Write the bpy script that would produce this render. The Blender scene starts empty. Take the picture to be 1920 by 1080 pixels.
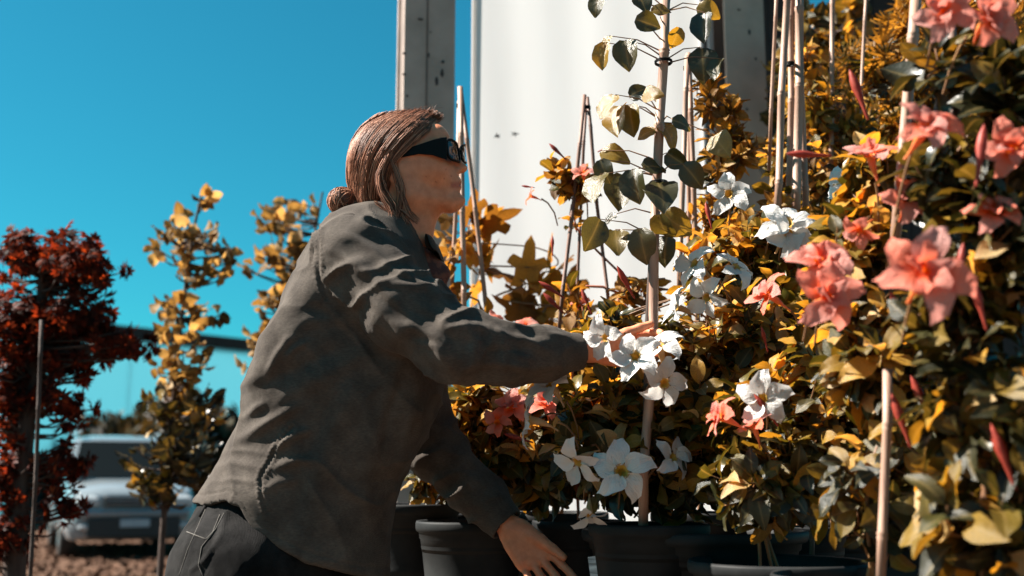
import bpy, math, random
import numpy as np
from mathutils import Vector, Matrix

scene = bpy.context.scene
COL = scene.collection
rnd = random.Random(7)
nrs = np.random.RandomState(7)

# ---------------------------------------------------------------- camera, sky, sun, exposure
FPX = 2080.0
CAMZ = 1.10
PITCH = math.radians(9.8)
cd = bpy.data.cameras.new("camera")
cam = bpy.data.objects.new("camera", cd)
COL.objects.link(cam)
cam.location = (0, 0, CAMZ)
cam.rotation_euler = (math.pi / 2 + PITCH, 0, 0)
cd.sensor_width = 36.0
cd.lens = 36.0 * FPX / 1920.0
cd.clip_start = 0.05
cd.clip_end = 2000
cd.dof.use_dof = True
cd.dof.focus_distance = 2.60
cd.dof.aperture_fstop = 2.4
scene.camera = cam

SUN = Vector((-0.70, 0.06, 0.70)).normalized()      # towards the sun
world = bpy.data.worlds.new("World")
scene.world = world
world.use_nodes = True
wn = world.node_tree
wn.nodes.clear()
sky = wn.nodes.new("ShaderNodeTexSky")
sky.sky_type = 'NISHITA'
sky.sun_disc = False
sky.sun_elevation = math.asin(SUN.z)
sky.sun_rotation = math.atan2(SUN.x, SUN.y)
sky.air_density = 1.0
sky.dust_density = 0.6
sky.ozone_density = 1.0
tint = wn.nodes.new("ShaderNodeMix")
tint.data_type = 'RGBA'
tint.blend_type = 'MULTIPLY'
tint.inputs[0].default_value = 1.0
tint.inputs[7].default_value = (0.078, 0.565, 0.585, 1)
bg = wn.nodes.new("ShaderNodeBackground")
bg.inputs[1].default_value = 0.05
wo = wn.nodes.new("ShaderNodeOutputWorld")
wn.links.new(sky.outputs[0], tint.inputs[6])
wn.links.new(tint.outputs[2], bg.inputs[0])
wn.links.new(bg.outputs[0], wo.inputs[0])

sl = bpy.data.lights.new("sun", 'SUN')
sl.energy = 5.0
sl.angle = math.radians(0.5)
sl.color = (1.0, 0.93, 0.84)
so = bpy.data.objects.new("sun", sl)
COL.objects.link(so)
so.rotation_euler = SUN.to_track_quat('Z', 'Y').to_euler()
so.location = (-6, 2, 8)

vs = scene.view_settings
vs.view_transform = 'Standard'
vs.look = 'None'
vs.exposure = 2.0
vs.gamma = 1.0
vs.use_curve_mapping = False
scene.cycles.max_bounces = 8
scene.cycles.transparent_max_bounces = 8
scene.cycles.use_denoising = True

# ---------------------------------------------------------------- helpers
CP, SP = math.cos(PITCH), math.sin(PITCH)

def at(px, py, Y):
    """world point at distance Y in front of the camera that is seen at photo pixel (px, py)"""
    u = (px - 960) / FPX
    v = (540 - py) / FPX
    t = Y / (CP - v * SP)
    return Vector((t * u, Y, CAMZ + t * (SP + v * CP)))

def proj(P):
    """pixel of world points (n,3)"""
    q = P - np.array([0, 0, CAMZ])
    dz = q[:, 1] * CP + q[:, 2] * SP
    up = -q[:, 1] * SP + q[:, 2] * CP
    return np.stack([960 + FPX * q[:, 0] / dz, 540 - FPX * up / dz], 1)

def tag(o, label=None, cat=None, group=None, kind=None):
    if label: o['label'] = label
    if cat: o['category'] = cat
    if group: o['group'] = group
    if kind: o['kind'] = kind
    return o

def empty(name, loc, label, cat, group=None):
    o = bpy.data.objects.new(name, None)
    COL.objects.link(o)
    o.location = loc
    o.empty_display_size = 0.1
    return tag(o, label, cat, group)

def mesh_data(name, V, F, mat=None, smooth=True):
    me = bpy.data.meshes.new(name)
    if isinstance(V, np.ndarray) and isinstance(F, np.ndarray):
        n, m, k = len(V), len(F), F.shape[1]
        me.vertices.add(n)
        me.vertices.foreach_set('co', V.astype(np.float32).ravel())
        me.loops.add(m * k)
        me.loops.foreach_set('vertex_index', F.astype(np.int32).ravel())
        me.polygons.add(m)
        me.polygons.foreach_set('loop_start', np.arange(0, m * k, k, dtype=np.int32))
        me.polygons.foreach_set('loop_total', np.full(m, k, dtype=np.int32))
        me.update(calc_edges=True)
        me.validate()
    else:
        me.from_pydata([tuple(v) for v in V], [], [tuple(f) for f in F])
        me.update()
    if smooth:
        me.polygons.foreach_set('use_smooth', np.ones(len(me.polygons), dtype=bool))
    if mat is not None:
        me.materials.append(mat)
    return me

def obj(name, me, parent=None, world_co=True):
    o = bpy.data.objects.new(name, me)
    COL.objects.link(o)
    if parent is not None:
        o.parent = parent
        if world_co:      # geometry given in world coordinates
            o.matrix_parent_inverse = parent_world(parent).inverted()
    return o

def parent_world(p):
    m = Matrix.Translation(p.location) @ p.rotation_euler.to_matrix().to_4x4() @ Matrix.Diagonal((*p.scale, 1))
    if p.parent is not None:
        m = parent_world(p.parent) @ p.matrix_parent_inverse @ m
    return m

class MB:
    def __init__(s): s.V = []; s.F = []
    def add(s, V, F):
        b = len(s.V)
        s.V += [tuple(v) for v in V]
        s.F += [tuple(i + b for i in f) for f in F]
    def box(s, c, d, R=None, bev=0.0):
        hx, hy, hz = d[0] / 2, d[1] / 2, d[2] / 2
        if bev <= 0:
            V = [Vector((x, y, z)) for x in (-hx, hx) for y in (-hy, hy) for z in (-hz, hz)]
            F = [(0, 1, 3, 2), (4, 6, 7, 5), (0, 4, 5, 1), (2, 3, 7, 6), (0, 2, 6, 4), (1, 5, 7, 3)]
        else:
            b = bev
            V = []; F = []
            for zz, e in ((-hz, b), (-hz + b, 0), (hz - b, 0), (hz, b)):
                x, y = hx - e, hy - e
                V += [Vector(q) for q in ((-x, -y + b, zz), (-x + b, -y, zz), (x - b, -y, zz), (x, -y + b, zz),
                      (x, y - b, zz), (x - b, y, zz), (-x + b, y, zz), (-x, y - b, zz))]
            for k in range(3):
                for i in range(8):
                    j = (i + 1) % 8
                    F.append((k * 8 + i, k * 8 + j, k * 8 + 8 + j, k * 8 + 8 + i))
            F.append(tuple(range(7, -1, -1))); F.append(tuple(range(24, 32)))
        if R is not None: V = [R @ v for v in V]
        c = Vector(c)
        s.add([v + c for v in V], F)
    def tube(s, pts, rad, n=6, cap=True):
        pts = [Vector(p) for p in pts]
        if not hasattr(rad, '__len__'): rad = [rad] * len(pts)
        V = []; F = []
        ref = None
        for i, p in enumerate(pts):
            d = (pts[min(i + 1, len(pts) - 1)] - pts[max(i - 1, 0)])
            if d.length < 1e-9: d = Vector((0, 0, 1))
            d.normalize()
            if ref is None:
                ref = Vector((0, 0, 1)) if abs(d.z) < .8 else Vector((1, 0, 0))
            a = d.cross(ref)
            if a.length < 1e-5: a = d.orthogonal()
            a.normalize()
            b = d.cross(a)
            ref = a.cross(d)
            for k in range(n):
                t = 2 * math.pi * k / n
                V.append(p + (a * math.cos(t) + b * math.sin(t)) * rad[i])
        for i in range(len(pts) - 1):
            for k in range(n):
                F.append((i * n + k, i * n + (k + 1) % n, (i + 1) * n + (k + 1) % n, (i + 1) * n + k))
        if cap:
            F.append(tuple(range(n - 1, -1, -1)))
            F.append(tuple(range((len(pts) - 1) * n, len(pts) * n)))
        s.add(V, F)
    def lathe(s, prof, c, n=48):
        V = []; F = []
        c = Vector(c)
        for r, z in prof:
            for k in range(n):
                t = 2 * math.pi * k / n
                V.append(c + Vector((r * math.cos(t), r * math.sin(t), z)))
        for i in range(len(prof) - 1):
            for k in range(n):
                F.append((i * n + k, i * n + (k + 1) % n, (i + 1) * n + (k + 1) % n, (i + 1) * n + k))
        s.add(V, F)
    def build(s, name, mat, parent=None, smooth=True):
        return obj(name, mesh_data(name, s.V, s.F, mat, smooth), parent)

# ---------------------------------------------------------------- materials
def nodes(name):
    m = bpy.data.materials.new(name)
    m.use_nodes = True
    nt = m.node_tree
    nt.nodes.clear()
    out = nt.nodes.new('ShaderNodeOutputMaterial')
    return m, nt, out

def M(name, c1, c2=None, scale=6.0, rough=.6, rough2=None, bump=0.0, bscale=60.0, spec=.4, metallic=0.0, detail=5.0,
      ramp=(.35, .65), sss=0.0, stretch=(1, 1, 1), coat=0.0, sheen=0.0, transl=0.0):
    m, nt, out = nodes(name)
    N, L = nt.nodes, nt.links
    p = N.new('ShaderNodeBsdfPrincipled')
    p.inputs['Base Color'].default_value = (*c1, 1)
    p.inputs['Roughness'].default_value = rough
    p.inputs['Specular IOR Level'].default_value = spec
    p.inputs['Metallic'].default_value = metallic
    p.inputs['Coat Weight'].default_value = coat
    p.inputs['Sheen Weight'].default_value = sheen
    if sss:
        p.inputs['Subsurface Weight'].default_value = sss
        p.inputs['Subsurface Radius'].default_value = (.012, .004, .002)
        p.inputs['Subsurface Scale'].default_value = 1.0
    tc = N.new('ShaderNodeTexCoord')
    mp = N.new('ShaderNodeMapping')
    mp.inputs['Scale'].default_value = stretch
    L.new(tc.outputs['Object'], mp.inputs[0])
    if c2 is not None:
        nz = N.new('ShaderNodeTexNoise')
        nz.inputs['Scale'].default_value = scale
        nz.inputs['Detail'].default_value = detail
        L.new(mp.outputs[0], nz.inputs['Vector'])
        cr = N.new('ShaderNodeValToRGB')
        cr.color_ramp.elements[0].position = ramp[0]
        cr.color_ramp.elements[1].position = ramp[1]
        cr.color_ramp.elements[0].color = (*c1, 1)
        cr.color_ramp.elements[1].color = (*c2, 1)
        L.new(nz.outputs['Fac'], cr.inputs[0])
        L.new(cr.outputs[0], p.inputs['Base Color'])
        if rough2 is not None:
            mr = N.new('ShaderNodeMapRange')
            mr.inputs[3].default_value = rough
            mr.inputs[4].default_value = rough2
            L.new(nz.outputs['Fac'], mr.inputs[0])
            L.new(mr.outputs[0], p.inputs['Roughness'])
    if bump:
        n2 = N.new('ShaderNodeTexNoise')
        n2.inputs['Scale'].default_value = bscale
        n2.inputs['Detail'].default_value = 4
        L.new(mp.outputs[0], n2.inputs['Vector'])
        bp = N.new('ShaderNodeBump')
        bp.inputs['Strength'].default_value = min(1.0, bump)
        bp.inputs['Distance'].default_value = 0.004
        L.new(n2.outputs['Fac'], bp.inputs['Height'])
        L.new(bp.outputs[0], p.inputs['Normal'])
    sh = p.outputs[0]
    if transl:
        t = N.new('ShaderNodeBsdfTranslucent')
        t.inputs[0].default_value = (*c1, 1)
        mx = N.new('ShaderNodeMixShader')
        mx.inputs[0].default_value = transl
        L.new(sh, mx.inputs[1]); L.new(t.outputs[0], mx.inputs[2])
        sh = mx.outputs[0]
    L.new(sh, out.inputs[0])
    return m

def leaf_mat(name, stops, tcol=(1.6, 1.25, .7), transl=.5, rough=.38, spec=.5, tgain=1.0, vein=True):
    """every leaf draws its own colour: random per object and per loose leaf; light passes through the blade"""
    m, nt, out = nodes(name)
    N, L = nt.nodes, nt.links
    oi = N.new('ShaderNodeObjectInfo')
    ge = N.new('ShaderNodeNewGeometry')
    ad = N.new('ShaderNodeMath'); ad.operation = 'ADD'
    L.new(oi.outputs['Random'], ad.inputs[0]); L.new(ge.outputs['Random Per Island'], ad.inputs[1])
    fr = N.new('ShaderNodeMath'); fr.operation = 'FRACT'
    L.new(ad.outputs[0], fr.inputs[0])
    cr = N.new('ShaderNodeValToRGB')
    el = cr.color_ramp.elements
    el[0].position, el[0].color = stops[0][0], (*stops[0][1], 1)
    el[1].position, el[1].color = stops[-1][0], (*stops[-1][1], 1)
    for pos, c in stops[1:-1]:
        e = el.new(pos); e.color = (*c, 1)
    L.new(fr.outputs[0], cr.inputs[0])
    nz = N.new('ShaderNodeTexNoise'); nz.inputs['Scale'].default_value = 38; nz.inputs['Detail'].default_value = 3
    tc = N.new('ShaderNodeTexCoord')
    L.new(tc.outputs['Object'], nz.inputs['Vector'])
    mr = N.new('ShaderNodeMapRange'); mr.inputs[1].default_value = .3; mr.inputs[2].default_value = .7
    mr.inputs[3].default_value = .7; mr.inputs[4].default_value = 1.3
    L.new(nz.outputs['Fac'], mr.inputs[0])
    mc = N.new('ShaderNodeMix'); mc.data_type = 'RGBA'; mc.blend_type = 'MULTIPLY'; mc.inputs[0].default_value = 1
    L.new(cr.outputs[0], mc.inputs[6]); L.new(mr.outputs[0], mc.inputs[7])
    at_ = N.new('ShaderNodeAttribute'); at_.attribute_name = 'rib'
    pw = N.new('ShaderNodeMath'); pw.operation = 'POWER'; pw.inputs[1].default_value = 12; L.new(at_.outputs['Fac'], pw.inputs[0])
    ms = N.new('ShaderNodeMath'); ms.operation = 'MULTIPLY'; ms.inputs[1].default_value = .35; L.new(pw.outputs[0], ms.inputs[0])
    mr2 = N.new('ShaderNodeMix'); mr2.data_type = 'RGBA'; L.new(ms.outputs[0], mr2.inputs[0]); L.new(mc.outputs[2], mr2.inputs[6]); mr2.inputs[7].default_value = (.42, .30, .12, 1)
    col = mr2.outputs[2]
    p = N.new('ShaderNodeBsdfPrincipled')
    L.new(col, p.inputs['Base Color'])
    p.inputs['Roughness'].default_value = rough
    p.inputs['Specular IOR Level'].default_value = spec
    n2 = N.new('ShaderNodeTexNoise'); n2.inputs['Scale'].default_value = 90; n2.inputs['Detail'].default_value = 2
    L.new(tc.outputs['Object'], n2.inputs['Vector'])
    bp = N.new('ShaderNodeBump'); bp.inputs['Strength'].default_value = .35; bp.inputs['Distance'].default_value = .003
    L.new(n2.outputs['Fac'], bp.inputs['Height']); L.new(bp.outputs[0], p.inputs['Normal'])
    t = N.new('ShaderNodeBsdfTranslucent')
    mt = N.new('ShaderNodeMix'); mt.data_type = 'RGBA'; mt.blend_type = 'MULTIPLY'; mt.inputs[0].default_value = 1
    mt.inputs[7].default_value = (*[x * tgain for x in tcol], 1)
    L.new(col, mt.inputs[6]); L.new(mt.outputs[2], t.inputs[0])
    mx = N.new('ShaderNodeMixShader'); mx.inputs[0].default_value = transl
    L.new(p.outputs[0], mx.inputs[1]); L.new(t.outputs[0], mx.inputs[2])
    L.new(mx.outputs[0], out.inputs[0])
    return m

MAT = {}
MAT['leaf_vine'] = leaf_mat('leaf_vine', [(0, (.020, .023, .006)), (.25, (.062, .058, .011)), (.45, (.19, .125, .020)), (.72, (.40, .225, .034)), (.88, (.46, .27, .06)), (1, (.52, .38, .20))], tcol=(1.6, 1.05, .4), spec=.4, rough=.36)
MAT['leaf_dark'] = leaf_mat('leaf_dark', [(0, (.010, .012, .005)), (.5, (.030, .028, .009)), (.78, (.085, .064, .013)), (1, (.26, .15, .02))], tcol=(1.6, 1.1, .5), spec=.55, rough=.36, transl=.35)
MAT['leaf_gold'] = leaf_mat('leaf_gold', [(0, (.11, .05, .012)), (.35, (.23, .11, .018)), (.7, (.36, .18, .028)), (1, (.42, .23, .045))], tcol=(1.15, .9, .5), transl=.55, spec=.3, rough=.5)
MAT['leaf_round'] = leaf_mat('leaf_round', [(0, (.020, .022, .012)), (.4, (.07, .06, .014)), (.7, (.20, .13, .015)), (1, (.30, .17, .02))], tcol=(1.7, 1.25, .5), transl=.45, spec=.9, rough=.26)
MAT['leaf_red'] = leaf_mat('leaf_red', [(0, (.022, .008, .006)), (.5, (.06, .014, .009)), (.85, (.13, .022, .010)), (1, (.28, .055, .015))], tcol=(1.8, 1.0, .5), transl=.45, spec=.06, rough=.5)
MAT['leaf_tree'] = leaf_mat('leaf_tree', [(0, (.05, .03, .014)), (.3, (.17, .10, .036)), (.7, (.31, .19, .075)), (1, (.42, .30, .17))], tcol=(1.4, 1.1, .6), transl=.5, spec=.15, rough=.6)
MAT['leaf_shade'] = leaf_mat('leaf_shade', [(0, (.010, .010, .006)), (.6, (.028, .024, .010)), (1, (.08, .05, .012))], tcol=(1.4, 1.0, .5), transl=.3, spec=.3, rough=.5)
MAT['bamboo'] = M('bamboo', (.36, .225, .16), (.23, .13, .092), scale=4, stretch=(12, 12, 1.2), rough=.5, bump=.25, bscale=30)
MAT['bamboo_dark'] = M('bamboo_dark', (.20, .11, .08), (.11, .06, .045), scale=4, stretch=(12, 12, 1.2), rough=.6, bump=.25, bscale=30)
MAT['stem'] = M('stem', (.13, .06, .03), (.22, .11, .04), scale=20, rough=.6)
MAT['stem_red'] = M('stem_red', (.22, .05, .03), (.30, .10, .04), scale=20, rough=.5)
MAT['bark'] = M('bark', (.035, .022, .017), (.07, .045, .035), scale=14, stretch=(3, 3, .6), rough=.85, bump=.8, bscale=40)
MAT['pot'] = M('pot', (.008, .0085, .009), (.020, .021, .021), scale=9, rough=.5, rough2=.75, bump=.2, bscale=25, spec=.15)
MAT['soil'] = M('soil', (.05, .028, .016), (.15, .09, .055), scale=60, rough=.95, bump=1, bscale=90)
MAT['skin'] = M('skin', (.66, .25, .13), (.56, .195, .095), scale=48, rough=.5, bump=.25, bscale=260, spec=.4, sss=.12)
def hair_mat():
    m, nt, out = nodes('hair'); N, L = nt.nodes, nt.links
    ge = N.new('ShaderNodeNewGeometry'); cr = N.new('ShaderNodeValToRGB'); e = cr.color_ramp.elements
    e[0].position = 0; e[0].color = (.045, .015, .008, 1); e[1].position = 1; e[1].color = (.60, .31, .20, 1)
    q = e.new(.35); q.color = (.14, .055, .03, 1); q = e.new(.75); q.color = (.34, .15, .09, 1)
    L.new(ge.outputs['Random Per Island'], cr.inputs[0])
    p = N.new('ShaderNodeBsdfPrincipled'); p.inputs['Roughness'].default_value = .55; p.inputs['Specular IOR Level'].default_value = .25
    L.new(cr.outputs[0], p.inputs['Base Color']); L.new(p.outputs[0], out.inputs[0]); return m
MAT['hair'] = hair_mat()
MAT['hair_base'] = M('hair_base', (.045, .018, .011), (.09, .035, .02), scale=30, rough=.55)
MAT['lens'] = M('lens', (.012, .012, .012), rough=.08, spec=.6)
MAT['frame'] = M('frame', (.006, .006, .006), rough=.45, spec=.10)
MAT['scarf'] = M('scarf', (.20, .055, .03), (.09, .025, .018), scale=55, rough=.8, bump=.4, bscale=160, ramp=(.45, .55))
MAT['red_bud'] = M('red_bud', (.38, .06, .035), (.28, .03, .02), scale=25, rough=.5, transl=.3)

_nt = MAT['skin'].node_tree; _p = [n for n in _nt.nodes if n.type == 'BSDF_PRINCIPLED'][0]; _src = _p.inputs['Base Color'].links[0].from_socket
_a = _nt.nodes.new('ShaderNodeAttribute'); _a.attribute_name = 'lip'
_m = _nt.nodes.new('ShaderNodeMix'); _m.data_type = 'RGBA'; _nt.links.new(_a.outputs['Fac'], _m.inputs[0]); _nt.links.new(_src, _m.inputs[6])
_m.inputs[7].default_value = (.36, .085, .055, 1); _nt.links.new(_m.outputs[2], _p.inputs['Base Color'])

def fabric(name, c1, c2, weave=900, bump=.35, sheen=.04):
    m, nt, out = nodes(name)
    N, L = nt.nodes, nt.links
    p = N.new('ShaderNodeBsdfPrincipled')
    p.inputs['Roughness'].default_value = .85
    p.inputs['Specular IOR Level'].default_value = .08
    p.inputs['Sheen Weight'].default_value = sheen
    p.inputs['Sheen Roughness'].default_value = .4
    tc = N.new('ShaderNodeTexCoord')
    nz = N.new('ShaderNodeTexNoise'); nz.inputs['Scale'].default_value = 18; nz.inputs['Detail'].default_value = 6
    L.new(tc.outputs['Object'], nz.inputs['Vector'])
    cr = N.new('ShaderNodeValToRGB')
    cr.color_ramp.elements[0].position = .35; cr.color_ramp.elements[1].position = .7
    cr.color_ramp.elements[0].color = (*c1, 1); cr.color_ramp.elements[1].color = (*c2, 1)
    L.new(nz.outputs['Fac'], cr.inputs[0])
    ng = N.new('ShaderNodeTexNoise'); ng.inputs['Scale'].default_value = 260; ng.inputs['Detail'].default_value = 3
    mg = N.new('ShaderNodeMapping'); mg.inputs['Rotation'].default_value = (0, .6, 0); mg.inputs['Scale'].default_value = (.45, 1, 1.3)
    L.new(tc.outputs['Object'], mg.inputs[0]); L.new(mg.outputs[0], ng.inputs['Vector'])
    gr = N.new('ShaderNodeMapRange'); gr.inputs[1].default_value = .3; gr.inputs[2].default_value = .7; gr.inputs[3].default_value = .82; gr.inputs[4].default_value = 1.18
    L.new(ng.outputs['Fac'], gr.inputs[0])
    gm = N.new('ShaderNodeMix'); gm.data_type = 'RGBA'; gm.blend_type = 'MULTIPLY'; gm.inputs[0].default_value = 1
    L.new(cr.outputs[0], gm.inputs[6]); L.new(gr.outputs[0], gm.inputs[7]); L.new(gm.outputs[2], p.inputs['Base Color'])
    hs = []
    for a in (.6, -.9):
        mp = N.new('ShaderNodeMapping'); mp.inputs['Rotation'].default_value = (0, a, .3)
        L.new(tc.outputs['Object'], mp.inputs[0])
        w = N.new('ShaderNodeTexWave'); w.inputs['Scale'].default_value = weave / 6.28; w.inputs['Distortion'].default_value = 1.5
        w.inputs['Detail'].default_value = 1
        L.new(mp.outputs[0], w.inputs['Vector']); hs.append(w.outputs['Fac'])
    a = N.new('ShaderNodeMath'); a.operation = 'ADD'
    L.new(hs[0], a.inputs[0]); L.new(hs[1], a.inputs[1])
    n3 = N.new('ShaderNodeTexNoise'); n3.inputs['Scale'].default_value = 70; n3.inputs['Detail'].default_value = 5
    L.new(tc.outputs['Object'], n3.inputs['Vector'])
    b1 = N.new('ShaderNodeBump'); b1.inputs['Strength'].default_value = bump; b1.inputs['Distance'].default_value = .001
    L.new(a.outputs[0], b1.inputs['Height'])
    b2 = N.new('ShaderNodeBump'); b2.inputs['Strength'].default_value = .32; b2.inputs['Distance'].default_value = .004
    L.new(n3.outputs['Fac'], b2.inputs['Height']); L.new(b1.outputs[0], b2.inputs['Normal'])
    L.new(b2.outputs[0], p.inputs['Normal'])
    L.new(p.outputs[0], out.inputs[0])
    return m
MAT['shirt'] = fabric('shirt', (.048, .039, .033), (.082, .068, .057))
MAT['jeans'] = fabric('jeans', (.004, .0038, .0038), (.020, .0185, .018), bump=.5, sheen=0.0)
MAT['stitch'] = M('stitch', (.10, .09, .08), rough=.9)
# ---------------------------------------------------------------- implicit surfaces
def vnoise(P, seed=0):
    """smooth value noise in 0..1 on (n,3) points"""
    Pi = np.floor(P).astype(np.int64); f = P - Pi
    f = f * f * (3 - 2 * f)
    def h(i, j, k):
        x = (i * 374761393 + j * 668265263 + k * 2147483647 + seed * 1274126177) & 0xffffffff
        x = ((x ^ (x >> 13)) * 1274126177) & 0xffffffff
        x = x ^ (x >> 16)
        return (x & 0xffff) / 65535.0
    r = 0
    for a in (0, 1):
        for b in (0, 1):
            for c in (0, 1):
                w = (f[:, 0] if a else 1 - f[:, 0]) * (f[:, 1] if b else 1 - f[:, 1]) * (f[:, 2] if c else 1 - f[:, 2])
                r = r + w * h(Pi[:, 0] + a, Pi[:, 1] + b, Pi[:, 2] + c)
    return r

def fbm(P, s, o=3, seed=0):
    r = 0; a = .5; t = 0
    for i in range(o):
        r = r + a * vnoise(P * s, seed + i); t += a
        s *= 2.03; a *= .5
    return r / t - .5

def smin(a, b, k):
    h = np.maximum(k - np.abs(a - b), 0) / k
    return np.minimum(a, b) - h * h * k * .25

def smax(a, b, k):
    return -smin(-a, -b, k)

def cone_d(P, a, b, ra, rb, sy=1.0):
    a = np.asarray(a, float); b = np.asarray(b, float)
    if sy != 1.0:
        S = np.array([1, 1 / sy, 1]); P = P * S; a = a * S; b = b * S
    ab = b - a
    t = np.clip(((P - a) @ ab) / max(ab @ ab, 1e-12), 0, 1)
    d = np.sqrt(((P - a - t[:, None] * ab) ** 2).sum(1)) - (ra + (rb - ra) * t)
    return d * (min(1, sy))

def ell_d(P, c, r, R=None):
    Q = P - np.asarray(c, float)
    if R is not None: Q = Q @ R
    r = np.asarray(r, float)
    k0 = np.sqrt(((Q / r) ** 2).sum(1)); k1 = np.sqrt(((Q / (r * r)) ** 2).sum(1)) + 1e-9
    return k0 * (k0 - 1) / k1

def C(a, b, ra, rb=None, k=.02, sy=1.0, op=1):
    a = np.array(a, float); b = np.array(b, float); rb = ra if rb is None else rb
    c = (a + b) / 2; R = np.linalg.norm(a - b) / 2 + max(ra, rb) * max(1, sy)
    return (lambda P: cone_d(P, a, b, ra, rb, sy), c, R, k, op)

def E(c, r, k=.02, R=None, op=1):
    c = np.array(c, float)
    return (lambda P: ell_d(P, c, r, R), c, max(r), k, op)

def field(prims):
    def f(P):
        c = P.mean(0); br = np.sqrt(((P - c) ** 2).sum(1).max())
        d = np.full(len(P), .14)
        first = True
        for fn, pc, pr, k, op in prims:
            if np.linalg.norm(pc - c) - pr - br > .10: continue
            v = fn(P)
            if op > 0: d = v if first and False else smin(d, v, k)
            else: d = smax(d, -v, k)
        return d
    return f

def sdf_mesh(f, lo, hi, h, relax=1):
    lo = np.array(lo, float); hi = np.array(hi, float)
    n = 10
    L = n * h
    nb = np.ceil((hi - lo) / L).astype(int)
    NJ, NK = nb[1] * n + 4, nb[2] * n + 4
    g = np.arange(n + 1)
    off = np.stack(np.meshgrid(g, g, g, indexing='ij'), -1).reshape(-1, 3)
    ids_all = []; pos_all = []; quads = []
    corn = np.array([(a, b, c) for a in (0, 1) for b in (0, 1) for c in (0, 1)])
    edges = [(i, j) for i in range(8) for j in range(i + 1, 8) if np.abs(corn[i] - corn[j]).sum() == 1]
    probe = (np.stack(np.meshgrid(*([np.array([.17, .5, .83])] * 3), indexing='ij'), -1).reshape(-1, 3)) * L
    for bi in range(nb[0]):
        for bj in range(nb[1]):
            for bk in range(nb[2]):
                b0 = np.array([bi, bj, bk])
                o = lo + b0 * L
                pv = f(o + probe)
                if np.abs(pv).min() > L * .75: continue
                gi = b0 * n + off
                D = f(lo + gi * h).reshape(n + 1, n + 1, n + 1)
                S = D < 0
                cs = sum(S[a:a + n, b:b + n, c:c + n].astype(np.int8) for a, b, c in corn)
                act = np.argwhere((cs > 0) & (cs < 8))
                if not len(act): continue
                dv = np.stack([D[act[:, 0] + a, act[:, 1] + b, act[:, 2] + c] for a, b, c in corn], 1)
                acc = np.zeros((len(act), 3)); cnt = np.zeros(len(act))
                for i, j in edges:
                    m = (dv[:, i] < 0) != (dv[:, j] < 0)
                    t = np.where(m, dv[:, i] / (dv[:, i] - dv[:, j] + 1e-20), 0)
                    p = corn[i] + t[:, None] * (corn[j] - corn[i])
                    acc += p * m[:, None]; cnt += m
                gc = act + b0 * n
                pos_all.append(lo + (gc + acc / cnt[:, None]) * h)
                ids_all.append((gc[:, 0] * NJ + gc[:, 1]) * NK + gc[:, 2])
                s0 = dv[:, 0] < 0
                for ax, c1, (u, w) in ((0, 4, ((0, 1, 0), (0, 0, 1))), (1, 2, ((0, 0, 1), (1, 0, 0))), (2, 1, ((1, 0, 0), (0, 1, 0)))):
                    m = s0 != (dv[:, c1] < 0)
                    if not m.any(): continue
                    q = gc[m]; u_ = np.array(u); w_ = np.array(w)
                    cells = [q, q - u_, q - u_ - w_, q - w_]
                    qi = np.stack([(c[:, 0] * NJ + c[:, 1]) * NK + c[:, 2] for c in cells], 1)
                    fl = s0[m]
                    qi[~fl] = qi[~fl][:, ::-1]
                    quads.append(qi)
    ids = np.concatenate(ids_all); pos = np.concatenate(pos_all); quads = np.concatenate(quads)
    o = np.argsort(ids); ids = ids[o]; pos = pos[o]
    ix = np.clip(np.searchsorted(ids, quads), 0, len(ids) - 1)
    ok = (ids[ix] == quads).all(1)
    F = ix[ok]
    for _ in range(relax):
        pos = laplace(pos, F, .5)
    return pos, F

def laplace(V, F, a):
    acc = np.zeros_like(V); cnt = np.zeros(len(V))
    for i in range(4):
        j = (i + 1) % 4
        np.add.at(acc, F[:, i], V[F[:, j]]); np.add.at(cnt, F[:, i], 1)
        np.add.at(acc, F[:, j], V[F[:, i]]); np.add.at(cnt, F[:, j], 1)
    m = cnt > 0
    V = V.copy()
    V[m] += a * (acc[m] / cnt[m][:, None] - V[m])
    return V

def vnormals(V, F):
    n = np.cross(V[F[:, 2]] - V[F[:, 0]], V[F[:, 3]] - V[F[:, 1]])
    N = np.zeros_like(V)
    for i in range(4): np.add.at(N, F[:, i], n)
    return N / (np.linalg.norm(N, axis=1)[:, None] + 1e-12)

def poly_dist(Q, pts):
    """distance of (n,2) pixels to a polyline and the parameter 0..1 along it"""
    pts = np.array(pts, float)
    seg = np.linalg.norm(np.diff(pts, axis=0), axis=1); tot = seg.sum(); run = 0
    best = np.full(len(Q), 1e9); par = np.zeros(len(Q)); side = np.zeros(len(Q))
    for i in range(len(pts) - 1):
        a, b = pts[i], pts[i + 1]; ab = b - a
        t = np.clip(((Q - a) @ ab) / (ab @ ab), 0, 1)
        r = Q - a - t[:, None] * ab
        d = np.linalg.norm(r, axis=1)
        m = d < best
        best[m] = d[m]; par[m] = (run + t[m] * seg[i]) / tot
        side[m] = np.sign(ab[0] * r[m, 1] - ab[1] * r[m, 0])
        run += seg[i]
    return best, par, side
# ================================================================ THE WOMAN
YB = 2.62
def A(px, py, Y=YB): return np.array(at(px, py, Y))

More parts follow.
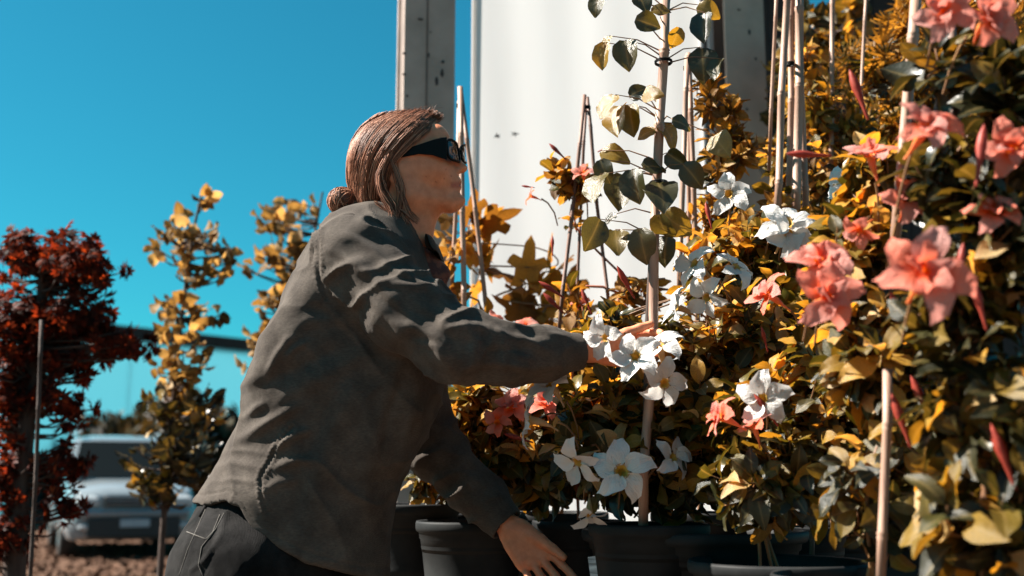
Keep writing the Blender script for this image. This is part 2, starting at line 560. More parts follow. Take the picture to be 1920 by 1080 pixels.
def hand(W, F, S, curls, scale=1.0, spread=.10, thumb=(.75, .35), k=.009):
    """W wrist, F towards the fingers, S towards the thumb; palm side = F x S"""
    F = np.array(F, float); F /= np.linalg.norm(F)
    S = np.array(S, float); S -= F * (S @ F); S /= np.linalg.norm(S)
    Nn = np.cross(F, S)                      # palm side
    W = np.array(W, float); s = scale
    pr = []
    lens = [(.040, .025, .021), (.046, .029, .022), (.042, .027, .022), (.033, .021, .020)]
    for i in range(4):
        lat = (1.5 - i) * .0205 * s
        base = W + F * .012 * s + S * lat * .55
        kn = W + F * (.094 - (.004, 0, .005, .013)[i]) * s + S * lat
        pr.append(C(base, kn, .0155 * s, .0118 * s, k=.016))
        ang = (1.5 - i) * spread
        d = F * math.cos(ang) + S * math.sin(ang)
        p = kn
        c = 0
        r = (.0098, .0098, .0094, .0085)[i] * s
        for j, l in enumerate(lens[i]):
            c += curls[i][j]
            dd = d * math.cos(c) + Nn * math.sin(c)
            q = p + dd * l * s
            pr.append(C(p, q, r * (1 - .07 * j), r * (1 - .07 * (j + 1)) * .97, k=.0035 if j == 0 else .004))
            p = q
    # thenar, heel of the hand, thumb
    t0 = W + F * .022 * s + S * .020 * s
    a, b = thumb
    d = F * math.cos(a) + S * math.sin(a); d = d * math.cos(b) + Nn * math.sin(b)
    t1 = t0 + d * .045 * s
    pr.append(C(t0, t1, .0185 * s, .0125 * s, k=.012))
    d2 = d * .93 + F * .35; d2 /= np.linalg.norm(d2)
    t2 = t1 + d2 * .034 * s
    pr.append(C(t1, t2, .0118 * s, .0105 * s, k=.006))
    t3 = t2 + (d2 + F * .12) * .025 * s
    pr.append(C(t2, t3, .0103 * s, .0085 * s, k=.004))
    pr.append(C(W + F * .03 * s - S * .022 * s + Nn * .005, W + F * .07 * s - S * .028 * s + Nn * .004, .013 * s, .011 * s, k=.014))
    return pr

NW = A(1128, 658, 2.47)
FW = A(957, 990, 2.815)
nF = A(1215, 652, 2.52) - NW
fF = A(1018, 1066, 2.80) - FW
head = [
    E(A(741, 300), (.099, .076, .094), k=.02),
    E(A(775, 290), (.088, .070, .092), k=.03),
    E(A(795, 322), (.072, .062, .074), k=.03),
    E(A(826, 347), (.0485, .040, .042), k=.03),
    C(A(859.5, 376), A(848, 382), .0168, .018, k=.018),
    E(A(818, 262), (.0315, .050, .034), k=.02),
    C(A(846, 284), A(864, 314), .0085, .0115, k=.012, sy=1.0),
    E(A(866.5, 316), (.0130, .0105, .0098), k=.008),
]
for s in (-1, 1):
    head += [C(A(842, 378, YB + s * .012), A(765, 366, YB + s * .050), .018, .022, k=.028),
             C(A(765, 366, YB + s * .050), A(752, 322, YB + s * .060), .020, .018, k=.03),
             E(A(810, 318, YB + s * .040), (.030, .022, .026), k=.03),
             E(A(856, 321, YB + s * .012), (.0095, .006, .0075), k=.006),
             E(A(858, 326.5, YB + s * .0075), (.0055, .0036, .0042), k=.003, op=-1),
             E(A(738, 320, YB + s * .072), (.014, .008, .029), k=.006),
             E(A(739, 317, YB + s * .081), (.008, .006, .019), k=.005, op=-1),
             E(A(831, 290, YB + s * .032), (.015, .014, .010), k=.02, op=-1),
             E(A(825, 289, YB + s * .031), (.0115, .0115, .0115), k=.004)]
head += [
    C(A(858, 340.5, YB - .012), A(858, 340.5, YB + .012), .0066, .0066, k=.007),
    C(A(860, 340.5, YB - .004), A(860, 340.5, YB + .004), .0060, .0060, k=.006),
    C(A(859, 352, YB - .010), A(859, 352, YB + .010), .0070, .0070, k=.007),
    C(A(845, 346.5, YB - .024), A(868, 346, YB - .004), .0032, .0030, k=.003, op=-1),
    C(A(845, 346.5, YB + .024), A(868, 346, YB + .004), .0032, .0030, k=.003, op=-1),
    C(A(867, 346, YB - .006), A(867, 346, YB + .006), .0020, .0020, k=.003, op=-1),
    C(A(869, 362, YB - .014), A(869, 362, YB + .014), .0050, .0050, k=.010, op=-1),
    C(A(871, 330.5, YB - .012), A(871, 330.5, YB + .012), .0045, .0045, k=.006, op=-1),
    C(A(768, 345), A(748, 455), .058, .060, k=.035),
    C(A(800, 392), A(785, 440), .026, .034, k=.035),
]
body = head + [
    C(A(725, 500, YB - .06), A(735, 500, YB + .08), .05, .05, k=.05),
    C(A(655, 560), A(540, 960), .10, .085, k=.05, sy=1.1),
    C(A(510, 1010), A(475, 1090), .095, .12, k=.05, sy=1.0),
    C(A(680, 505, 2.50), A(855, 652, 2.39), .050, .042, k=.04),
    C(A(855, 652, 2.39), NW, .042, .026, k=.012),
    C(A(740, 545, 2.78), A(812, 838, 2.88), .050, .042, k=.04),
    C(A(812, 838, 2.88), FW, .042, .028, k=.012),
    C(FW, FW + fF * .25, .028, .026, k=.012, sy=.8),
]
hx = A(450, 1090)[0]; hz = A(450, 1090)[2]
legs = []
for s, dx in ((-1, .03), (1, .34)):
    kn = np.array([hx + dx + .04, YB + s * .10, .47]); an = np.array([hx + dx - .06, YB + s * .12, .09])
    legs.append((np.array([hx, YB + s * .085, hz]), kn, an))
    body += [C(legs[-1][0], kn, .085, .055, k=.04), C(kn, an, .055, .036, k=.02), C(an, an + (.11, 0, -.04), .036, .03, k=.02)]
body += hand(NW, nF, (0.0, -.15, 1), [(.55, .8, .5), (.65, .85, .5), (.75, .9, .5), (.8, .9, .5)], scale=.97, thumb=(.45, .35))
body += hand(FW, fF, (.76, -.10, .62), [(.05, .30, .25), (.22, .42, .3), (.34, .50, .35), (.45, .50, .35)], scale=1.14, spread=.10, thumb=(.38, .25))

V, F = sdf_mesh(field(body), (hx - .35, 2.28, -.0), (.42, 3.02, 2.02), .0032)
me = mesh_data('person', V, F, MAT['skin'])
_q = proj(V); _l, _t, _s = poly_dist(_q, [(850, 347), (868, 346.5)])
_lip = np.clip(1 - np.maximum(_l - 4, 0) / 4, 0, 1) * .75 * (V[:, 0] > A(846, 347)[0])
_l2, _t, _s = poly_dist(_q, [(849, 347), (868, 346.5)]); _lip = np.maximum(_lip, np.clip(1.3 - _l2 / 1.6, 0, 1))
for _mx, _my in ((836, 318), (833, 335), (817, 341), (800, 331), (846, 330)):
    _lip = np.maximum(_lip, .9 * np.clip(1.6 - np.hypot(_q[:, 0] - _mx, _q[:, 1] - _my) / 1.1, 0, 1))
_at = me.attributes.new('lip', 'FLOAT', 'POINT'); _at.data.foreach_set('value', _lip.astype(np.float32))
person = obj('person', me)
tag(person, 'woman in dark sunglasses and loose charcoal shirt leaning over the white flowers', 'person')
print('body', len(V))

# ---------------------------------------------------------------- shirt
sil = [(388, 655, 738), (400, 632, 752), (425, 606, 772), (470, 580, 795), (500, 560, 806), (550, 541, 826), (600, 521, 838), (620, 514, 840),
       (660, 494, 840), (700, 476, 838), (728, 463, 834), (745, 463, 829), (780, 455, 820), (830, 428, 793), (880, 402, 764), (900, 392, 750),
       (940, 361, 738), (1000, 352, 731), (1090, 350, 730)]
zz = np.array([A((b + f) / 2, y)[2] for y, b, f in sil])[::-1]
xb = np.array([A(b, y)[0] for y, b, f in sil])[::-1]
xf = np.array([A(f, y)[0] for y, b, f in sil])[::-1]
dep_y = [388, 425, 470, 550, 700, 900, 1090]; dep_b = [.055, .12, .168, .195, .182, .160, .150]
zd = np.array([A(600, y)[2] for y in dep_y])[::-1]; bd = np.array(dep_b)[::-1]
hem = [(330, 944), (362, 942), (400, 947), (450, 936), (476, 948), (488, 972), (505, 992), (550, 1022), (600, 1046), (650, 1062), (700, 1076), (740, 1082)]
hemx = np.array([A(x, y)[0] for x, y in hem]); hemz = np.array([A(x, y)[2] for x, y in hem])

fr_y = [388, 425, 500, 580, 640, 720, 790, 850, 940, 1090]; fr_v = [.5, .46, .40, .30, .24, .24, .36, .44, .46, .46]
zfr = np.array([A(600, y)[2] for y in fr_y])[::-1]; vfr = np.array(fr_v)[::-1]
vnb = np.array([2.0, 1.9, 1.8, 2.2, 2.9, 2.7, 1.7, 1.45, 1.7, 2.2])[::-1]
def torso_d(P):
    z = P[:, 2]
    b_, f_ = np.interp(z, zz, xb), np.interp(z, zz, xf)
    fr = np.interp(z, zfr, vfr); c = b_ + (f_ - b_) * fr; a = np.where(P[:, 0] < c, c - b_, f_ - c)
    dp = np.interp(z, zd, bd)
    x = np.abs(P[:, 0] - c) / a; y = np.abs(P[:, 1] - (YB + .0)) / dp
    n = np.where(P[:, 0] < c, np.interp(z, zfr, vnb), 2.7)
    r = (x ** n + y ** n) ** (1 / n)
    d = (r - 1) * np.minimum(a, dp) * .9
    d = smax(d, z - zz[-1], .02)
    return d

near = [(668, 486, 2.475, .090), (762, 582, 2.425, .088), (855, 648, 2.385, .0765), (955, 664, 2.40, .060), (1020, 663, 2.425, .050), (1092, 659, 2.45, .0405)]
far = [(735, 540, 2.79, .090), (770, 715, 2.86, .078), (812, 838, 2.88, .073), (893, 924, 2.85, .061), (951, 985, 2.82, .047)]

def sleeve(ch, P, base_k=.03):
    pts = [A(x, y, Y) for x, y, Y, r in ch]; rr = [c[3] for c in ch]
    d = None
    for i in range(len(ch) - 1):
        v = cone_d(P, pts[i], pts[i + 1], rr[i], rr[i + 1])
        d = v if d is None else smin(d, v, base_k)
    n = pts[-1] - pts[-2]; n /= np.linalg.norm(n)
    # flat cuff end, hollow inside
    pl = (P - pts[-1]) @ n
    nearend = np.linalg.norm(P - pts[-1], axis=1) < .11
    inner = cone_d(P, pts[-2], pts[-1] + n * .05, rr[-2] - .011, rr[-1] - .011)
    cut = np.maximum(d, np.where(nearend, pl, -1))
    rec = np.where(nearend, np.maximum(inner, -(pl + .05)), 1)
    return np.maximum(cut, -rec)

neck0, neck1 = A(768, 345), A(748, 455)
sc_near = A(860, 600, 2.42); sc_far = A(850, 780, 2.84)
def shirt_f(P):
    c = P.mean(0); br = np.sqrt(((P - c) ** 2).sum(1).max())
    d = torso_d(P)
    if True:
        # shoulders
        for (x, y, Y, r) in ((655, 468, 2.50, .075), (700, 462, 2.76, .080)):
            d = smin(d, cone_d(P, A(x, y, Y), A(x + 30, y - 20, YB), r, r * .8), .05)
    d = smin(d, sleeve(near, P), .022)
    d = smin(d, sleeve(far, P), .022)
    zh = np.interp(P[:, 0], hemx, hemz)
    tl = (P[:, 0] < .02) & (P[:, 2] < 1.30) & (P[:, 0] < xf.max())
    farsl = np.minimum(cone_d(P, A(812, 838, 2.88), A(951, 985, 2.82), .085, .06), 1)
    hm = np.where(farsl < 0.0, -1, zh - P[:, 2])
    inside = smax(d + .007, zh + .06 - P[:, 2] - .12, .005)      # hollow just above the hem
    hol = np.maximum(d + .011, P[:, 2] - (zh + .05))
    d = np.maximum(d, hm)
    d = np.where(farsl > 0, np.maximum(d, -hol), d)
    # open neck
    d = smax(d, -cone_d(P, A(772, 380), A(768, 440), .058, .050), .006)
    d = smax(d, -cone_d(P, A(800, 440), A(812, 500), .034, .020), .006)
    return d

V, F = sdf_mesh(shirt_f, (-.98, 2.28, .85), (.22, 3.05, 1.82), .0042)
N = vnormals(V, F)
if ((V - V.mean(0)) * N).sum() < 0: print('flip?')
PX = proj(V)
facing = np.clip(-N[:, 1] * 2.2 + .35, 0, 1)
depthmask_near = V[:, 1] < 2.62
disp = np.zeros(len(V))

# (polyline, width px, height m) - soft cloth folds, seen from her right side
folds = [
    ([(500, 706), (520, 668), (540, 640), (560, 626)], 9, .011), ([(532, 676), (556, 652), (578, 640)], 7, .008),
    ([(465, 735), (500, 715), (560, 690), (640, 650)], 16, -.007),
    ([(446, 830), (500, 795), (545, 768), (566, 756)], 11, .013), ([(452, 790), (480, 765), (500, 752)], 9, .007),
    ([(470, 800), (540, 742), (620, 700), (720, 640)], 18, .006),
    ([(520, 640), (580, 600), (660, 600)], 14, .006), ([(545, 560), (600, 580), (680, 640), (740, 690)], 20, -.010),
    ([(500, 850), (560, 812), (585, 806)], 9, .010), ([(505, 880), (560, 862), (592, 868)], 9, .008),
    ([(480, 930), (520, 905), (560, 900)], 10, .006),
    ([(790, 700), (770, 780), (752, 880), (735, 1000)], 14, .008), ([(745, 700), (700, 820), (680, 1000)], 22, .007),
    ([(765, 690), (735, 760), (715, 850)], 12, -.006), ([(690, 690), (620, 800), (590, 940), (600, 1020)], 24, .006),
    ([(640, 720), (570, 860), (545, 1000)], 20, -.005),
    ([(400, 880), (440, 868), (500, 880)], 8, .004), ([(420, 850), (455, 845), (505, 850)], 7, .004),
    ([(392, 905), (440, 900), (485, 905)], 6, .0035),
]
sl_folds = [
    ([(640, 430), (700, 470), (745, 520)], 9, .006), ([(622, 470), (680, 500), (735, 560), (770, 600)], 10, .008),
    ([(665, 425), (720, 445), (775, 500)], 9, .006), ([(650, 545), (700, 565), (760, 625), (800, 680)], 12, .007),
    ([(700, 520), (740, 535), (800, 540), (850, 590)], 8, .009), ([(730, 505), (785, 530), (822, 545)], 6, .008),
    ([(730, 600), (770, 610), (830, 640)], 9, .006), ([(760, 575), (810, 600), (850, 640), (860, 690)], 10, -.006),
    ([(780, 640), (820, 650), (850, 700)], 8, .006), ([(865, 598), (890, 640), (880, 700)], 9, .007),
    ([(900, 602), (912, 640), (905, 705)], 8, -.006), ([(925, 612), (945, 640), (945, 700)], 9, .007),
    ([(880, 600), (930, 625), (990, 640), (1050, 640)], 9, .006), ([(860, 690), (930, 680), (1000, 690), (1060, 685)], 9, .006),
    ([(965, 618), (985, 640), (1035, 660)], 7, .005), ([(900, 660), (960, 655), (1030, 672)], 8, -.004),
    ([(1000, 615), (1030, 628), (1075, 634)], 6, .005), ([(1060, 630), (1064, 660), (1060, 690)], 4, -.003),
]
for pts, w, h in folds + sl_folds:
    d, t, _ = poly_dist(PX, pts)
    ww = w * .9
    disp += h * np.exp(-(d / ww) ** 2) * np.sin(np.clip(t, .02, .98) * math.pi) ** .6 * facing
# loose small wrinkles: stretched ridges along the cloth's pull
def ridge(P, s, seed):
    n = vnoise(P * s, seed) * 2 - 1
    return 1 - np.abs(n) * 1.0
def rotp(P, ax, an):
    R = np.array(Matrix.Rotation(an, 3, ax)); return P @ R.T
Pt = V + .03 * np.stack([fbm(V, 7, 2, 5), fbm(V, 7, 2, 6), fbm(V, 7, 2, 7)], 1)
Pb = rotp(Pt, 'Y', .65)           # folds run from hem up to the armpit
arm = np.zeros(len(V))
for ch in (near, far):
    pts = [A(x, y, Y) for x, y, Y, r in ch]
    dd = np.min([cone_d(V, pts[i], pts[i + 1], ch[i][3], ch[i + 1][3]) for i in range(len(pts) - 1)], 0)
    arm = np.maximum(arm, np.clip(1 - np.maximum(dd, 0) / .02, 0, 1))
body_w = ridge(Pb * np.array([1, .8, .30]), 15, 11) ** 3 * .009 + fbm(Pb * np.array([1, .7, .22]), 30, 2, 21) * .0045
Ps = rotp(Pt, 'Y', -.5)
arm_w = ridge(rotp(Pt, 'Y', .45) * np.array([.40, .8, 1]), 24, 31) ** 2 * .0125 + fbm(Ps * np.array([.35, .8, 1]), 38, 2, 41) * .006
disp += np.where(arm > .5, arm_w, body_w) - .004
# raised seams: drop shoulder seam, side seam, puckered
for pts, pk in (([(598, 428), (594, 470), (598, 520), (612, 560)], 150), ([(548, 800), (522, 832), (505, 862), (488, 895), (492, 935), (500, 960)], 130)):
    d, t, sd = poly_dist(PX, pts)
    m = facing * (d < 40)
    disp += m * (-.0035 * np.exp(-(d / 3.0) ** 2) + .0022 * np.exp(-((d - 6) / 4) ** 2) * (1 + .9 * np.sin(t * pk)))
dh = (np.interp(V[:, 0], hemx, hemz) - V[:, 2])
disp += -.0018 * np.exp(-((dh + .022) / .003) ** 2) * (arm < .5)
for ch in (near, far):
    e_ = np.linalg.norm(V - A(*ch[-1][:3]), axis=1); disp *= np.clip((e_ - .048) / .05, .06, 1)
disp *= np.clip((np.abs(V[:, 1] - YB) + .03) / .06, .4, 1)
V2 = V + N * disp[:, None]
shirt = obj('shirt', mesh_data('shirt', V2, F, MAT['shirt']), person)
tag(shirt, 'loose charcoal button shirt')
print('shirt', len(V))

# collar band standing round the neck, folded over
mb = MB()
def strip(rows, close=False):
    n = len(rows[0]); V = [p for r in rows for p in r]; F = []
    for i in range(len(rows) - 1):
        for k in range(n - 1): F.append((i * n + k, i * n + k + 1, (i + 1) * n + k + 1, (i + 1) * n + k))
    return V, F
def solid(name, V, F, mat, parent, th=.002, sub=1):
    o = obj(name, mesh_data(name, V, F, mat), parent)
    m = o.modifiers.new('t', 'SOLIDIFY'); m.thickness = th; m.offset = 0
    if sub:
        s = o.modifiers.new('s', 'SUBSURF'); s.levels = sub; s.render_levels = sub
    return o
inner, topr, outr = [], [], []
for i in range(25):
    t = i / 24
    an = math.radians(-42 + t * 284)         # from the front, round the back, to the front
    # near side is -Y
    cx, cy, _z = A(755, 430)
    r = .071
    x = cx + r * math.cos(an) * 1.05; y = YB - r * math.sin(an) * 1.15 if False else YB + r * math.sin(an) * 1.15
    zf = (math.cos(an) + 1) / 2               # 1 at the front
    z = A(755, 398)[2] - .075 * zf ** 1.3
    w = .004 * math.sin(i * 1.7)
    inner.append(Vector((x, y, z - .03)))
    topr.append(Vector((x + .004 * math.cos(an), y + .006 * math.sin(an), z + .006 + w)))
    outr.append(Vector((x + .026 * math.cos(an) + w, y + .034 * math.sin(an), z - .028 - .020 * zf + w)))
midr = [(a + b) / 2 + Vector((0, 0, .006)) for a, b in zip(topr, outr)]
V_, F_ = strip([inner, topr, midr, outr])
solid('collar', V_, F_, MAT['shirt'], shirt, .003)

# rust patterned neckerchief tucked in the collar
rows = []
outl = [(786, 455), (800, 466), (822, 484), (842, 502), (846, 514), (838, 528), (830, 548)]
inl = [(770, 460), (778, 478), (790, 498), (800, 515), (808, 530), (812, 545), (815, 560)]
for Yo, sh in ((-.035, 6), (-.022, 1), (-.005, 0), (.015, 2), (.03, 6)):
    rows.append([A(x - sh * .6, y + sh * .5 + 2 * math.sin(k * 2.1 + Yo * 90), YB + Yo + .004 * math.sin(k * 1.9)) for k, (x, y) in enumerate(outl)])
rows.insert(0, [A(x, y, YB - .052) for x, y in inl])
rows.append([A(x, y, YB + .05) for x, y in inl])
V_, F_ = strip([[Vector(p) for p in r] for r in rows])
solid('neckerchief', V_, F_, MAT['scarf'], person, .0025)

mb = MB()
b = A(1056, 676, 2.405)
mb.lathe([(0.0001, .002), (.004, .002), (.0055, .001), (.0055, -.002)], (0, 0, 0), 16)
R = Matrix.Rotation(math.pi / 2, 3, 'X')
mb.V = [tuple(R @ Vector(v) + Vector(b)) for v in mb.V]
mb.build('button', MAT['frame'], shirt)

# ---------------------------------------------------------------- jeans
jp = [C(A(478, 945), A(445, 1075), .112, .155, k=.05, sy=.95), C(A(580, 1010), A(600, 1120), .120, .125, k=.05), C(A(425, 1060, YB - .08), A(420, 1085, YB - .08), .110, .112, k=.05),
      C(A(425, 1060, YB + .08), A(420, 1085, YB + .08), .110, .112, k=.05)]
for h0, kn, an in legs:
    jp += [C(h0 + np.array([.04, 0, 0]), kn, .122, .082, k=.05), C(kn, an, .078, .062, k=.03)]
jf0 = field(jp)
wz = A(480, 922)[2]
def jf(P):
    d = jf0(P)
    return np.maximum(d, P[:, 2] - wz)
V, F = sdf_mesh(jf, (hx - .35, 2.3, .05), (-.28, 2.95, 1.25), .0055)
N = vnormals(V, F)
PXj = proj(V)
fc = np.clip(-N[:, 1] * 2 + .6, 0, 1)
dj = fbm(V * np.array([1, 1, .5]), 20, 3, 3) * .010 + ridge(rotp(V, 'Y', -.4) * np.array([.5, .6, 1]), 17, 77) * .004
for pts, w, h in (([(372, 1000), (395, 1012), (402, 1035), (380, 1080)], 3, -.002), ([(352, 998), (385, 1012), (415, 985), (425, 960)], 3, .002),
                  ([(425, 965), (412, 1010), (385, 1050), (360, 1070)], 5, .004), ([(380, 960), (360, 1010), (335, 1075)], 3, -.0025)):
    d, t, _ = poly_dist(PXj, pts)
    dj += fc * h * np.exp(-(d / w) ** 2)
V += N * dj[:, None]
jeans = obj('jeans', mesh_data('jeans', V, F, MAT['jeans']), person)
bv_f = None
from mathutils.bvhtree import BVHTree
def surf_pts(me_obj_V, me_F, pts, off=.0015):
    bv = BVHTree.FromPolygons([tuple(v) for v in me_obj_V], [tuple(f) for f in me_F])
    out = []
    for x, y in pts:
        o = Vector((0, 0, CAMZ)); d = (at(x, y, 2.6) - o).normalized()
        h = bv.ray_cast(o, d)
        if h[0] is not None: out.append(h[0] - d * off)
    return out
def dense(pts, n):
    out = []
    for a, b in zip(pts[:-1], pts[1:]):
        for i in range(n): out.append((a[0] + (b[0] - a[0]) * i / n, a[1] + (b[1] - a[1]) * i / n))
    return out + [pts[-1]]
for pts in ([(385, 955), (372, 985), (352, 1030), (336, 1078)], [(350, 997), (386, 1011), (404, 992), (420, 962)], [(412, 965), (398, 1000), (378, 1025), (372, 1060), (380, 1079)]):
    sp = surf_pts(V, F, dense(pts, 8))
    if len(sp) > 3:
        mb = MB(); mb.tube(sp, .0011, 4); mb.build('seam', MAT['stitch'], jeans)
sp = surf_pts(V, F, [(384, 950), (380, 958), (376, 968)], .004)
if len(sp) > 1:
    mb = MB(); mb.tube(sp, .005, 6); mb.build('belt_loop', MAT['jeans'], jeans)

for h0, kn, an in legs:      # shoes, on the ground
    mb = MB()
    prof = [(-.08, .034, .075), (-.05, .042, .09), (.02, .045, .085), (.08, .047, .062), (.14, .046, .045), (.18, .030, .035)]
    Vv = []; Ff = []
    for x, w, h in prof:
        for t in range(10):
            a_ = math.pi * t / 9
            Vv.append(Vector((an[0] + x, an[1] + w * math.cos(a_), .004 + h * math.sin(a_) ** .7)))
    for i in range(len(prof) - 1):
        for t in range(9): Ff.append((i * 10 + t, i * 10 + t + 1, (i + 1) * 10 + t + 1, (i + 1) * 10 + t))
        Ff.append((i * 10 + 9, i * 10, (i + 1) * 10, (i + 1) * 10 + 9))
    Ff.append(tuple(range(10))); Ff.append(tuple(range(len(prof) * 10 - 10, len(prof) * 10)))
    mb.add(Vv, Ff); mb.build('shoe', MAT['frame'], person)

# ---------------------------------------------------------------- hair
def hshell(P):
    d = ell_d(P, A(740, 299), (.106, .088, .108))
    d = smin(d, ell_d(P, A(775, 262), (.062, .076, .062)), .04)
    d = smin(d, cone_d(P, A(706, 310), A(700, 372), .060, .040), .04)
    return d
def hcut(P):
    q = proj(P)
    ax, ay, bx, by = 841, 211, 731, 304
    n = np.array([by - ay, -(bx - ax)], float); n /= np.linalg.norm(n)
    p1 = ((q - np.array([ax, ay])) @ n) / 800
    p2 = np.maximum(q[:, 0] - 728, 288 - q[:, 1]) / 800
    return np.minimum(p1, p2)
V, F = sdf_mesh(lambda P: smax(hshell(P) + .003, hcut(P), .012), A(635, 430, 2.62) - np.array([0, .13, 0]), A(850, 195, 2.62) + np.array([0, .13, 0]), .0035)
hair = obj('hair', mesh_data('hair', V, F, MAT['hair_base']), person)
tag(hair, 'light brown hair pulled into a low bun')
G = [
    [(830, 219), (815, 231), (790, 254), (762, 279), (741, 300), (729, 335), (724, 372), (728, 400)],
    [(812, 209), (782, 230), (748, 262), (724, 298), (712, 335), (706, 368), (712, 396), (728, 412)],
    [(785, 207), (748, 228), (715, 262), (695, 300), (687, 340), (686, 372), (694, 394), (712, 402)],
    [(752, 209), (715, 226), (687, 262), (672, 300), (668, 340), (668, 368), (672, 388), (682, 398)],
    [(722, 214), (692, 232), (668, 264), (657, 300), (656, 338), (660, 366), (658, 382), (652, 390)],
    [(704, 219), (680, 238), (661, 268), (653, 304), (654, 340), (658, 362), (652, 374), (645, 378)],
]
G = np.array(G, float)
Ys = np.linspace(2.47, 2.625, 40)
gx = np.arange(636, 850, 4.0); gy = np.arange(196, 432, 4.0); GY = np.zeros((len(gx), len(gy)))
for i_, x_ in enumerate(gx):
    P_ = np.array([A(x_, y_, Y_) for y_ in gy for Y_ in Ys]); d_ = hshell(P_).reshape(len(gy), len(Ys)) < 0
    k_ = np.argmax(d_, 1); k_[~d_.any(1)] = len(Ys) - 1; GY[i_] = Ys[k_]
def on_shell(px, py, off):
    u = np.clip((px - gx[0]) / 4, 0, len(gx) - 1.001); v = np.clip((py - gy[0]) / 4, 0, len(gy) - 1.001); i = int(u); j = int(v); u -= i; v -= j
    Y_ = GY[i, j] * (1 - u) * (1 - v) + GY[i + 1, j] * u * (1 - v) + GY[i, j + 1] * (1 - u) * v + GY[i + 1, j + 1] * u * v
    return A(px, py, Y_ - off)
def catmull(P, n):
    P = np.array(P, float); out = []
    for i in range(len(P) - 1):
        p0, p1, p2, p3 = P[max(i - 1, 0)], P[i], P[i + 1], P[min(i + 2, len(P) - 1)]
        for k in range(n):
            t = k / n
            out.append(.5 * ((2 * p1) + (-p0 + p2) * t + (2 * p0 - 5 * p1 + 4 * p2 - p3) * t * t + (-p0 + 3 * p1 - 3 * p2 + p3) * t ** 3))
    out.append(P[-1]); return np.array(out)
mb = MB()
for si in range(2600):
    u = nrs.rand() * (len(G) - 1) * .999
    i = int(u); f = u - i
    lockoff = math.sin(u * 9) * 3
    g = G[i] * (1 - f) + G[i + 1] * f
    g = g + nrs.randn(1, 2) * 1.6 + nrs.randn(len(g), 2) * .8
    g[-1] += nrs.randn(2) * 4
    st = nrs.randint(0, 2); en = len(g) - nrs.randint(0, 2)
    g = g[st:en]
    c2 = catmull(g, 2)
    c2[:, 0] += 1.5 * np.sin(np.arange(len(c2)) * .8 + u * 30)
    off = .0005 + abs(nrs.randn()) * .0025 + .004 * ((math.sin(u * 9 + 1.3 * math.sin(u * 5)) + 1) * .5)
    wv_ = nrs.rand() * 6; wa_ = nrs.rand() * 1.8
    pts = [on_shell(x, y, off * (.5 + .5 * math.sin(math.pi * k / (len(c2) - 1)))) for k, (x, y) in enumerate(c2)]
    r = .0003 + nrs.rand() * .0006
    mb.tube([Vector(p) for p in pts], [r * (1 - .6 * abs(2 * k / (len(pts) - 1) - 1) ** 2) for k in range(len(pts))], 4, cap=False)
    # mirrored strand on the far side
    if si % 3 == 0:
        mb.tube([Vector((p[0], 2 * YB - p[1], p[2])) for p in pts], r, 3, cap=False)
o = mb.build('hair_strand', MAT['hair'], hair); tag(o, kind='stuff')
# crown strands along the parting so that the top line is uneven
locks = [([(735, 300), (744, 328), (752, 356), (750, 385), (738, 428)], 60, 4.5), ([(726, 296), (712, 328), (718, 362), (736, 392), (738, 430)], 80, 5.5), ([(744, 345), (756, 370), (766, 396), (782, 412)], 20, 3),
         ([(716, 360), (728, 385), (742, 402), (740, 428)], 18, 4), ([(704, 380), (720, 394), (733, 404), (738, 415)], 14, 4),
         ([(752, 392), (762, 400), (770, 408), (780, 414)], 14, 4), ([(748, 396), (756, 408), (764, 414), (760, 424)], 12, 4)]
for g, n, sp in locks:
    mb = MB()
    for k in range(n):
        jit = nrs.randn(2) * sp
        c2 = catmull(np.array(g) + jit * np.linspace(.5, 1, len(g))[:, None] + nrs.randn(len(g), 2) * .8, 3)
        yb = 2.537 + nrs.randn() * .007
        mb.tube([at(x, y, yb - .004 * math.sin(3 * q / len(c2))) for q, (x, y) in enumerate(c2)], [.0010 * (1 - .7 * q / len(c2)) for q in range(len(c2))], 4, cap=False)
    o = mb.build('hair_lock', MAT['hair'], hair); tag(o, kind='stuff')
mb = MB()
for k in range(26):
    x0 = 725 + nrs.rand() * 105; y0 = 214 - 5 * math.sin((x0 - 725) / 105 * math.pi)
    dx = nrs.randn() * 14 + 6; dy = -abs(nrs.randn()) * 8
    if k < 5: x0 = 812; y0 = 214; dx = -25 + 8 * k; dy = -14 - nrs.rand() * 12
    yy = YB - .03 + nrs.rand() * .05
    mb.tube([at(x0, y0, yy), at(x0 + dx * .5, y0 + dy * .8, yy), at(x0 + dx, y0 + dy, yy)], [.0005, .0004, .0002], 3, cap=False)
o = mb.build('flyaway_strand', MAT['hair'], hair); tag(o, kind='stuff')
V, F = sdf_mesh(lambda P: ell_d(P, A(641, 377, YB + .01), (.034, .034, .032)), A(600, 420) - np.array([0, .05, 0]), A(690, 335) + np.array([0, .07, 0]), .004)
bun = obj('hair_bun', mesh_data('hair_bun', V, F, MAT['hair_base']), hair)
mb = MB()
bc = Vector(A(641, 377, YB + .01))
for k in range(90):
    ph = nrs.rand() * 6.28; tl = nrs.randn() * .5
    R = Matrix.Rotation(tl, 3, 'X') @ Matrix.Rotation(.5 + nrs.randn() * .35, 3, 'Z')
    pts = []
    rr = .0345 + nrs.rand() * .002; hh = (nrs.rand() - .5) * .05
    rc = math.sqrt(max(rr * rr - hh * hh, 1e-5))
    for q in range(12):
        a_ = ph + q * .3
        pts.append(bc + R @ Vector((rc * math.cos(a_), hh, rc * math.sin(a_) * .94)))
    mb.tube(pts, .0012, 4, cap=False)
o = mb.build('hair_strand', MAT['hair'], bun); tag(o, kind='stuff')

